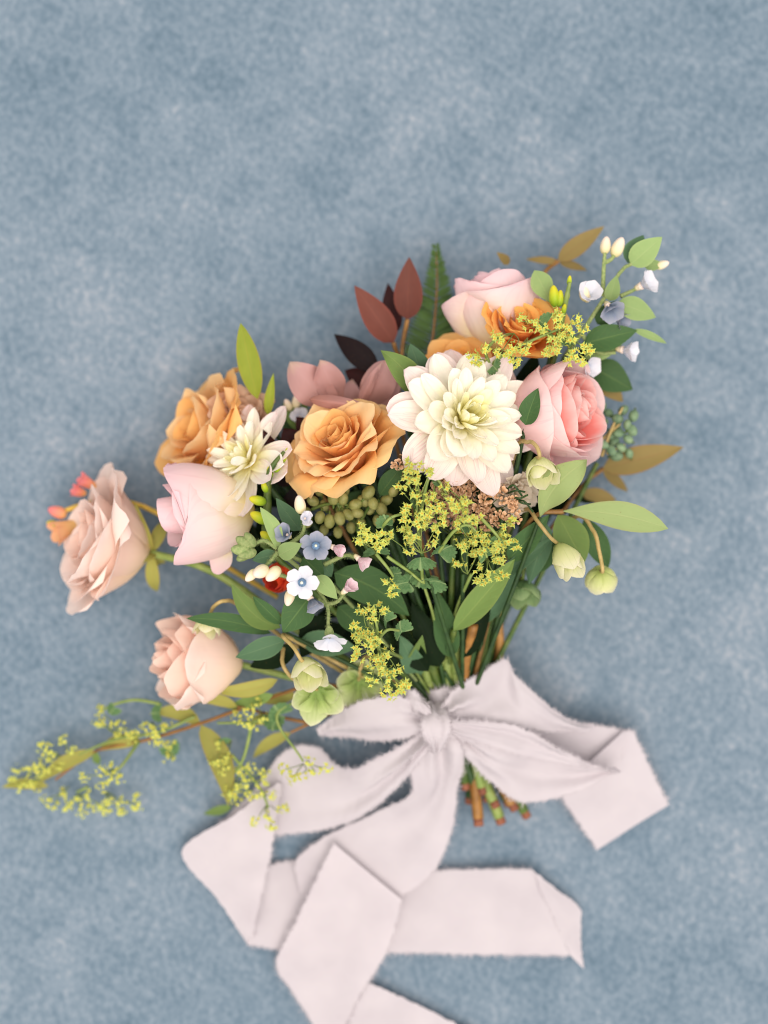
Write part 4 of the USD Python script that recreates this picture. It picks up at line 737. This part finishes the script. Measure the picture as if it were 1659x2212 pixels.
t = thing('tweedia_sprig', 'downy sprig of white blossoms and rounded leaves at the top right corner', 'flower sprig', P(1320, 640, .08))
Z = .082
blossom(t, P(1272, 640, Z), (.1, .3, .8), mm(36, Z), 'star_white', 40, seed=11, eye=False); blossom(t, P(1388, 616, Z - .006), (.7, .3, .6), mm(35, Z), 'star_white', 42, seed=12, eye=False)
blossom(t, P(1316, 664, Z), (.2, -.5, .6), mm(35, Z), 'star_blue', 44, seed=13, eye=False); blossom(t, P(1334, 686, Z - .01), (.6, -.5, .5), mm(31, Z), 'star_blue', 40, seed=14, eye=False)
blossom(t, P(1348, 756, Z - .012), (.8, -.2, .5), mm(34, Z), 'star_white', 42, seed=15, eye=False); blossom(t, P(1268, 790, Z - .012), (.5, -.2, .6), mm(31, Z), 'star_white', 42, seed=16, eye=False)
for b in ((1308, 530, Z - .004, .1, 1, 11), (1335, 534, Z - .004, .4, .9, 13), (1430, 572, Z - .01, .9, .3, 9), (1262, 632, Z, -.2, .9, 11)): bud(t, *b)
for s in ([(1220, 770, .06), (1262, 710, .074), (1308, 640, Z - .004), (1354, 574, Z - .006), (1420, 574, Z - .01)], [(1302, 640, Z - .006), (1304, 580, Z - .004), (1307, 542, Z - .004)], [(1304, 568, Z - .004), (1320, 560, Z - .004), (1330, 545, Z - .004)], [(1340, 640, Z - .008), (1372, 625, Z - .008)], [(1255, 720, .07), (1290, 760, .066), (1330, 762, .068)]):
    v, f, uv = tube([P(*p) for p in s], [.0014, .0012, .001], n=16, k=7); part(t, 'stem', (v, f), M['hairy_green'], uv)
for l in ((1362, 572, Z - .006, 1430, 512, Z, 56, 'leaf_downy', dict(sag=.06, fold=.15)), (1356, 568, Z - .012, 1390, 508, Z - .01, 50, 'leaf_blue', {}), (1392, 576, Z - .008, 1432, 570, Z - .01, 26, 'leaf_downy', {}), (1316, 650, Z - .004, 1332, 594, Z + .002, 34, 'leaf_downy', dict(fold=.35)), (1334, 654, Z - .006, 1416, 686, Z - .01, 52, 'leaf_downy', dict(sag=.08, fold=.1)), (1262, 742, .07, 1376, 714, .074, 60, 'leaf_dark', dict(sag=.06, fold=.25)), (1368, 712, .072, 1440, 742, .066, 18, 'leaf_downy', dict(sag=.15)), (1262, 772, .062, 1345, 742, .064, 40, 'leaf_downy', {}), (1276, 792, .05, 1366, 842, .05, 74, 'leaf_dark', dict(sag=.06)), (1278, 800, .046, 1345, 868, .04, 50, 'nandina_olive', {}), (1290, 700, .07, 1330, 650, .075, 40, 'leaf_dark', {}), (1300, 730, .06, 1250, 800, .06, 60, 'leaf_deep', {})):
    v, f, uv = leaf_shape(P(*l[:3]), P(*l[3:6]), mm(l[6] / 2), **l[8]); part(t, 'leaf', (v, f), M[l[7]], uv)
stem_to_knot(t, P(1220, 770, .06), .0018)
# a little white one half hidden behind the apricot rose
t = thing('tweedia_sprig', 'tiny blurred white blossom and buds left of the mauve rose', 'flower sprig', P(640, 880, .05))
blossom(t, P(648, 900, .05), (-.1, .2, .9), mm(24), 'star_white', 50, seed=21, eye=False); bud(t, 640, 868, .05, 0, 1, 9); bud(t, 622, 875, .05, -.4, .9, 8)
for l in ((655, 930, .045, 612, 870, .045, 36, 'leaf_mid', {}), (650, 930, .045, 660, 860, .045, 26, 'leaf_mid', {}), (640, 930, .04, 606, 905, .04, 34, 'leaf_dark', {})):
    v, f, uv = leaf_shape(P(*l[:3]), P(*l[3:6]), mm(l[6] / 2)); part(t, 'leaf', (v, f), M[l[7]], uv)
stem_to_knot(t, P(650, 930, .045), .0015)

# ---------------------------------------------------------------- stems you see above and below the bow
vis = [((1023, 1350, .068), (1002, 1450, .050), .0034, 'stem_orange', 'amber brown stem'), ((1000, 1300, .06), (966, 1450, .046), .0032, 'stem_pale', None), ((1052, 1350, .045), (1036, 1440, .036), .0034, 'stem', None), ((1074, 1300, .04), (1078, 1414, .03), .0028, 'stem_brown', None), ((940, 1320, .06), (935, 1440, .046), .003, 'stem', None), ((1040, 1290, .05), (1020, 1440, .036), .0032, 'stem_dark', None), ((905, 1360, .05), (925, 1470, .04), .003, 'stem_pale', None), ((1062, 1320, .035), (1058, 1420, .026), .0036, 'stem_dark', None), ((985, 1370, .055), (985, 1450, .045), .003, 'stem_pale', None), ((1010, 1330, .035), (1000, 1450, .026), .004, 'stem_brown', None), ((860, 1390, .045), (905, 1480, .036), .0028, 'stem_dark', None)]
ends = [((1033, 1768, .02), 'stem_pale', .0034), ((1078, 1764, .014), 'stem_brown', .0038), ((1132, 1752, .012), 'stem_brown', .0030), ((1052, 1716, .014), 'stem_dark', .003), ((1004, 1690, .018), 'stem_orange', .003), ((1094, 1726, .012), 'stem', .003), ((1066, 1730, .02), 'stem_dark', .003), ((1016, 1720, .012), 'stem_brown', .003), ((1040, 1700, .022), 'stem_pale', .0026), ((1106, 1736, .016), 'stem_tan', .0026), ((1022, 1690, .018), 'stem_dark', .003)]
look = dict(stem='green', stem_brown='brown', stem_dark='dark green', stem_orange='amber', stem_pale='pale green', stem_tan='tan')
where = ['third from the right above the bow', 'leaning left above the bow', 'right of the amber one', 'rightmost above the bow', 'under the lady\'s mantle', 'dark gap right of centre', 'far left above the bow', 'right side in the shadow', 'in the middle above the bow', 'deep behind the amber one', 'leftmost behind the curled leaves']
for i, ((a, b, r, m, _), (e, me, re_)) in enumerate(zip(vis, ends)):
    t = thing('flower_stem', f'bare {look[m]} stem, {where[i]}', 'stem', P(*b))
    k = KNOT + np.array([(b[0] - 990) * .00013, 0, .012 * math.sin(i * 2.1) ** 2 - .004])
    v, f, uv = tube([P(*a), P(*b), k, P(*e)], [r * .85, r, r, (r + re_) / 2], n=26, k=9); part(t, 'stem', (v, f), M[m], uv)
    d = unit(P(*e) - k); c = tube([P(*e) - d * .0001, P(*e) + d * .0045], (r + re_) / 2 * .9, n=3, k=9); part(t, 'cut_end', c[:2], M['cut_end'], c[2])
    for q in (.35, .6): 
        c = spline([P(*a), P(*b), k, P(*e)], 40)[int(q * 39)]; n_ = ball(c, r * 1.1, P(*e) - P(*a), .45, 0); part(t, 'node', n_[:2], M[m], n_[2])
# ================================================================== RIBBON
rb = thing('ribbon', 'wide pale pink silk ribbon bow with frayed edges and long tails', 'ribbon', P(945, 1570, .03))
def strip(name, sections, ns=70, nw=14, wrinkle=0., wseed=0, billow=.0042, label=None, fray=(1, 1), pinch=None, fray_n=6.0):
    """A length of ribbon through cross-sections ((left x, y, z mm), (right x, y, z mm)); wrinkle: pleats that run along it, strongest where pinch says."""
    A = spline([P(a[0], a[1], a[2] / 1000) for a, b in sections], ns); B = spline([P(b[0], b[1], b[2] / 1000) for a, b in sections], ns)
    s = np.linspace(0, 1, ns); pin = np.interp(s, np.linspace(0, 1, len(pinch)), pinch) if pinch else np.full(ns, .3)
    j1, j2 = [(vnoise(np.column_stack([s * 90 + k * 13, s * 0 + wseed, s * 0]), wseed + k) - .5) * .0012 for k in (0, 1)]
    D = B - A; wl = np.linalg.norm(D, axis=1)[:, None] + 1e-9; D = D / wl; T = np.gradient(A + B, axis=0); T /= np.linalg.norm(T, axis=1)[:, None] + 1e-9
    N = np.cross(D, T); N /= np.linalg.norm(N, axis=1)[:, None] + 1e-9; N *= np.where(N[:, 2:3] < 0, -1., 1.)
    A2, B2 = A - D * j1[:, None], B + D * j2[:, None]
    u = np.linspace(0, 1, nw + 1); rows = []
    for i in range(ns):
        p = A2[i] + u[:, None] * (B2[i] - A2[i])
        h = wrinkle * pin[i] * (np.sin(u * 11 + wseed + 2.5 * s[i]) + .5 * np.sin(u * 19 + 2 * wseed - 4 * s[i])) * np.sin(np.pi * u) ** .5
        h = h + billow * (vnoise(np.column_stack([u * 2.2 + wseed, np.full(nw + 1, s[i] * 5), u * 0 + wseed * .37]), wseed) - .4) * 2
        p = p + N[i] * h[:, None]; p[:, 2] = np.maximum(p[:, 2], .0012); rows.append(p)
    rows = np.array(rows)
    uv = np.stack(np.meshgrid(u, s), -1).reshape(-1, 2)
    path = part(rb, name, (rows.reshape(-1, 3), grid(nw, ns - 1)), M['ribbon'], uv, label=label)
    out = []
    for e, on, d in ((0, fray[0], -1), (nw, fray[1], 1)):
        if not on: continue
        E = rows[:, e]; ln = np.linalg.norm(np.diff(E, axis=0), axis=1); cum = np.concatenate([[0], np.cumsum(ln)])
        for q in rng.uniform(0, cum[-1], int(cum[-1] * 1000 * fray_n)):
            i = min(np.searchsorted(cum, q) - 1, ns - 2); i = max(i, 0); p = E[i] + (E[i + 1] - E[i]) * ((q - cum[i]) / max(ln[i], 1e-9))
            dr = unit(D[i] * d + T[i] * rng.normal(0, .6) + N[i] * rng.normal(0, .35)); l_ = rng.gamma(1.4, .0008) + .0003; w_ = T[i] * .00011
            e1 = p + dr * l_ * .6 + T[i] * rng.normal(0, .0003); e2 = p + dr * l_ + T[i] * rng.normal(0, .0006); e1[2] = max(e1[2], .0006); e2[2] = max(e2[2], .0006)
            b0 = p - D[i] * d * .0006
            out.append((np.array([b0 - w_, b0 + w_, e1 + w_, e1 - w_, e2]), np.array([(0, 1, 2), (0, 2, 3), (3, 2, 4)])))
    if out:
        v, f, _ = merge(out); part(path, 'fringe', (v, f), M['ribbon'], kind='stuff')
    return path

# band around the stems, hidden mostly by the knot
strip('band', [((905, 1500, 30), (925, 1610, 30)), ((945, 1490, 46), (960, 1615, 46)), ((1000, 1490, 44), (1005, 1600, 42)), ((1040, 1500, 22), (1035, 1600, 20))], wrinkle=.0016, wseed=2, pinch=[1, 1], ns=40)
# left upper loop: back then front
strip('bow_loop', [((690, 1574, 30), (702, 1590, 28)), ((760, 1535, 22), (790, 1590, 18)), ((850, 1530, 24), (880, 1590, 22)), ((930, 1555, 38), (935, 1585, 38))], wrinkle=.001, wseed=4, fray=(0, 1))
strip('bow_loop', [((930, 1548, 50), (934, 1576, 49)), ((905, 1528, 53), (905, 1582, 50)), ((860, 1500, 54), (865, 1594, 48)), ((775, 1514, 50), (800, 1600, 42)), ((715, 1556, 40), (725, 1588, 34)), ((684, 1576, 33), (690, 1584, 31))], wrinkle=.0022, wseed=5, pinch=[1, .9, .4, .15, .1, .1], label='front of the upper left loop')
# little folded end standing up beside the knot
strip('bow_loop', [((862, 1492, 50), (880, 1530, 52)), ((895, 1492, 56), (905, 1536, 56)), ((925, 1525, 54), (930, 1556, 54))], wrinkle=.001, wseed=7, ns=30, label='small fold beside the knot')
# left lower loop, running down into the left corner
strip('tail', [((918, 1582, 50), (937, 1602, 49)), ((872, 1608, 48), (905, 1645, 44)), ((818, 1636, 42), (862, 1698, 34)), ((768, 1662, 36), (800, 1748, 24)), ((722, 1654, 28), (745, 1778, 18)), ((682, 1616, 22), (662, 1795, 13)), ((616, 1624, 17), (592, 1802, 9)), ((548, 1710, 10), (575, 1812, 7)), ((470, 1780, 6), (570, 1860, 5))], wrinkle=.0034, wseed=9, pinch=[1, .9, .5, .2, .1, .1], label='left tail falling from the knot')
strip('tail', [((600, 1690, 22), (608, 1694, 22)), ((500, 1764, 17), (594, 1792, 18)), ((394, 1838, 9), (578, 1872, 14)), ((468, 1940, 8), (562, 1950, 12)), ((534, 2038, 7), (542, 2041, 8))], wrinkle=.0, wseed=11, billow=.0012, fray=(0, 1), label='folded corner of the left tail')
strip('tail', [((580, 1868, 5), (536, 2038, 7)), ((650, 1863, 4), (630, 2052, 5)), ((850, 1886, 5), (830, 2056, 5)), ((1000, 1878, 7), (1000, 2060, 5)), ((1152, 1880, 11), (1230, 2062, 7))], billow=.002, wseed=13, label='tail lying level across the bottom')
strip('tail', [((1150, 1880, 12), (1154, 1886, 12)), ((1200, 1920, 8), (1172, 1930, 12)), ((1252, 1962, 5), (1196, 1985, 10)), ((1254, 2030, 4), (1216, 2032, 8)), ((1260, 2092, 4), (1230, 2062, 6))], billow=.0008, wseed=14, fray=(0, 0), label='turned-over end of the level tail')
# centre tail
strip('tail', [((925, 1590, 50), (960, 1590, 50)), ((893, 1630, 46), (992, 1600, 47)), ((888, 1670, 38), (1000, 1650, 40)), ((885, 1715, 30), (988, 1705, 31)), ((800, 1764, 20), (975, 1790, 21)), ((700, 1812, 14), (938, 1876, 15)), ((640, 1862, 10), (868, 1935, 12)), ((648, 1930, 8), (800, 1965, 9))], wrinkle=.0032, wseed=16, pinch=[1, .8, .5, .25, .15, .1], label='centre tail falling from the knot')
strip('tail', [((722, 1822, 20), (868, 1944, 19)), ((676, 1915, 16), (848, 2020, 15)), ((636, 2000, 13), (822, 2078, 12)), ((598, 2084, 10), (790, 2128, 9)), ((645, 2160, 7), (760, 2185, 7)), ((706, 2262, 6), (722, 2270, 6))], billow=.0012, wseed=18, label='top layer of the centre tail')
strip('tail', [((796, 2122, 7), (700, 2262, 4)), ((860, 2150, 8), (760, 2290, 4)), ((1000, 2218, 7), (900, 2360, 4)), ((1060, 2250, 6), (960, 2390, 4))], billow=.001, wseed=19, fray=(0, 1), label='tail leaving the picture at the bottom')
# right loop: inside, upper face, front face
strip('bow_loop', [((1140, 1570, 24), (1130, 1640, 14)), ((1220, 1568, 22), (1235, 1668, 12)), ((1290, 1568, 22), (1290, 1676, 13)), ((1364, 1580, 24), (1338, 1668, 16))], billow=.001, wseed=21, label='shaded inside of the right loop')
strip('bow_loop', [((950, 1540, 51), (958, 1562, 50)), ((972, 1504, 53), (990, 1560, 51)), ((1020, 1468, 52), (1050, 1560, 50)), ((1088, 1426, 46), (1100, 1564, 47)), ((1112, 1466, 44), (1140, 1572, 45)), ((1190, 1532, 38), (1190, 1580, 39)), ((1240, 1560, 32), (1230, 1580, 33)), ((1288, 1570, 26), (1256, 1574, 28))], wrinkle=.0022, wseed=22, pinch=[1, .7, .3, .2, .15, .1, .1, .1], label='upper face of the right loop')
strip('bow_loop', [((962, 1566, 52), (966, 1590, 50)), ((1010, 1590, 51), (1000, 1626, 46)), ((1080, 1616, 46), (1052, 1682, 40)), ((1170, 1636, 40), (1122, 1723, 31)), ((1262, 1656, 32), (1230, 1707, 28)), ((1330, 1664, 26), (1322, 1668, 25))], wrinkle=.0026, wseed=24, pinch=[1, .8, .4, .2, .2, .2], label='lower layer of the right loop')
strip('bow_loop', [((958, 1556, 56), (962, 1576, 55)), ((1005, 1556, 57), (1000, 1590, 54)), ((1090, 1566, 54), (1075, 1616, 50)), ((1165, 1592, 50), (1140, 1636, 46)), ((1212, 1618, 45), (1200, 1648, 42)), ((1272, 1652, 38), (1266, 1660, 37)), ((1336, 1658, 30), (1330, 1664, 29))], wrinkle=.0016, wseed=25, pinch=[1, .8, .4, .2, .2, .2], label='front face of the right loop')
strip('tail', [((1344, 1580, 27), (1206, 1704, 18)), ((1366, 1582, 24), (1215, 1722, 15)), ((1404, 1660, 14), (1250, 1775, 9)), ((1443, 1738, 8), (1291, 1834, 5))], billow=.0014, wseed=26, label='right tail hanging from the loop')
# knot
strip('knot', [((912, 1524, 46), (950, 1514, 46)), ((915, 1545, 58), (966, 1540, 57)), ((912, 1575, 61), (972, 1570, 60)), ((925, 1606, 57), (962, 1600, 56)), ((935, 1626, 48), (952, 1622, 48))], wrinkle=.0014, wseed=28, pinch=[1, .6, .4, .6, 1], ns=40, billow=.001)
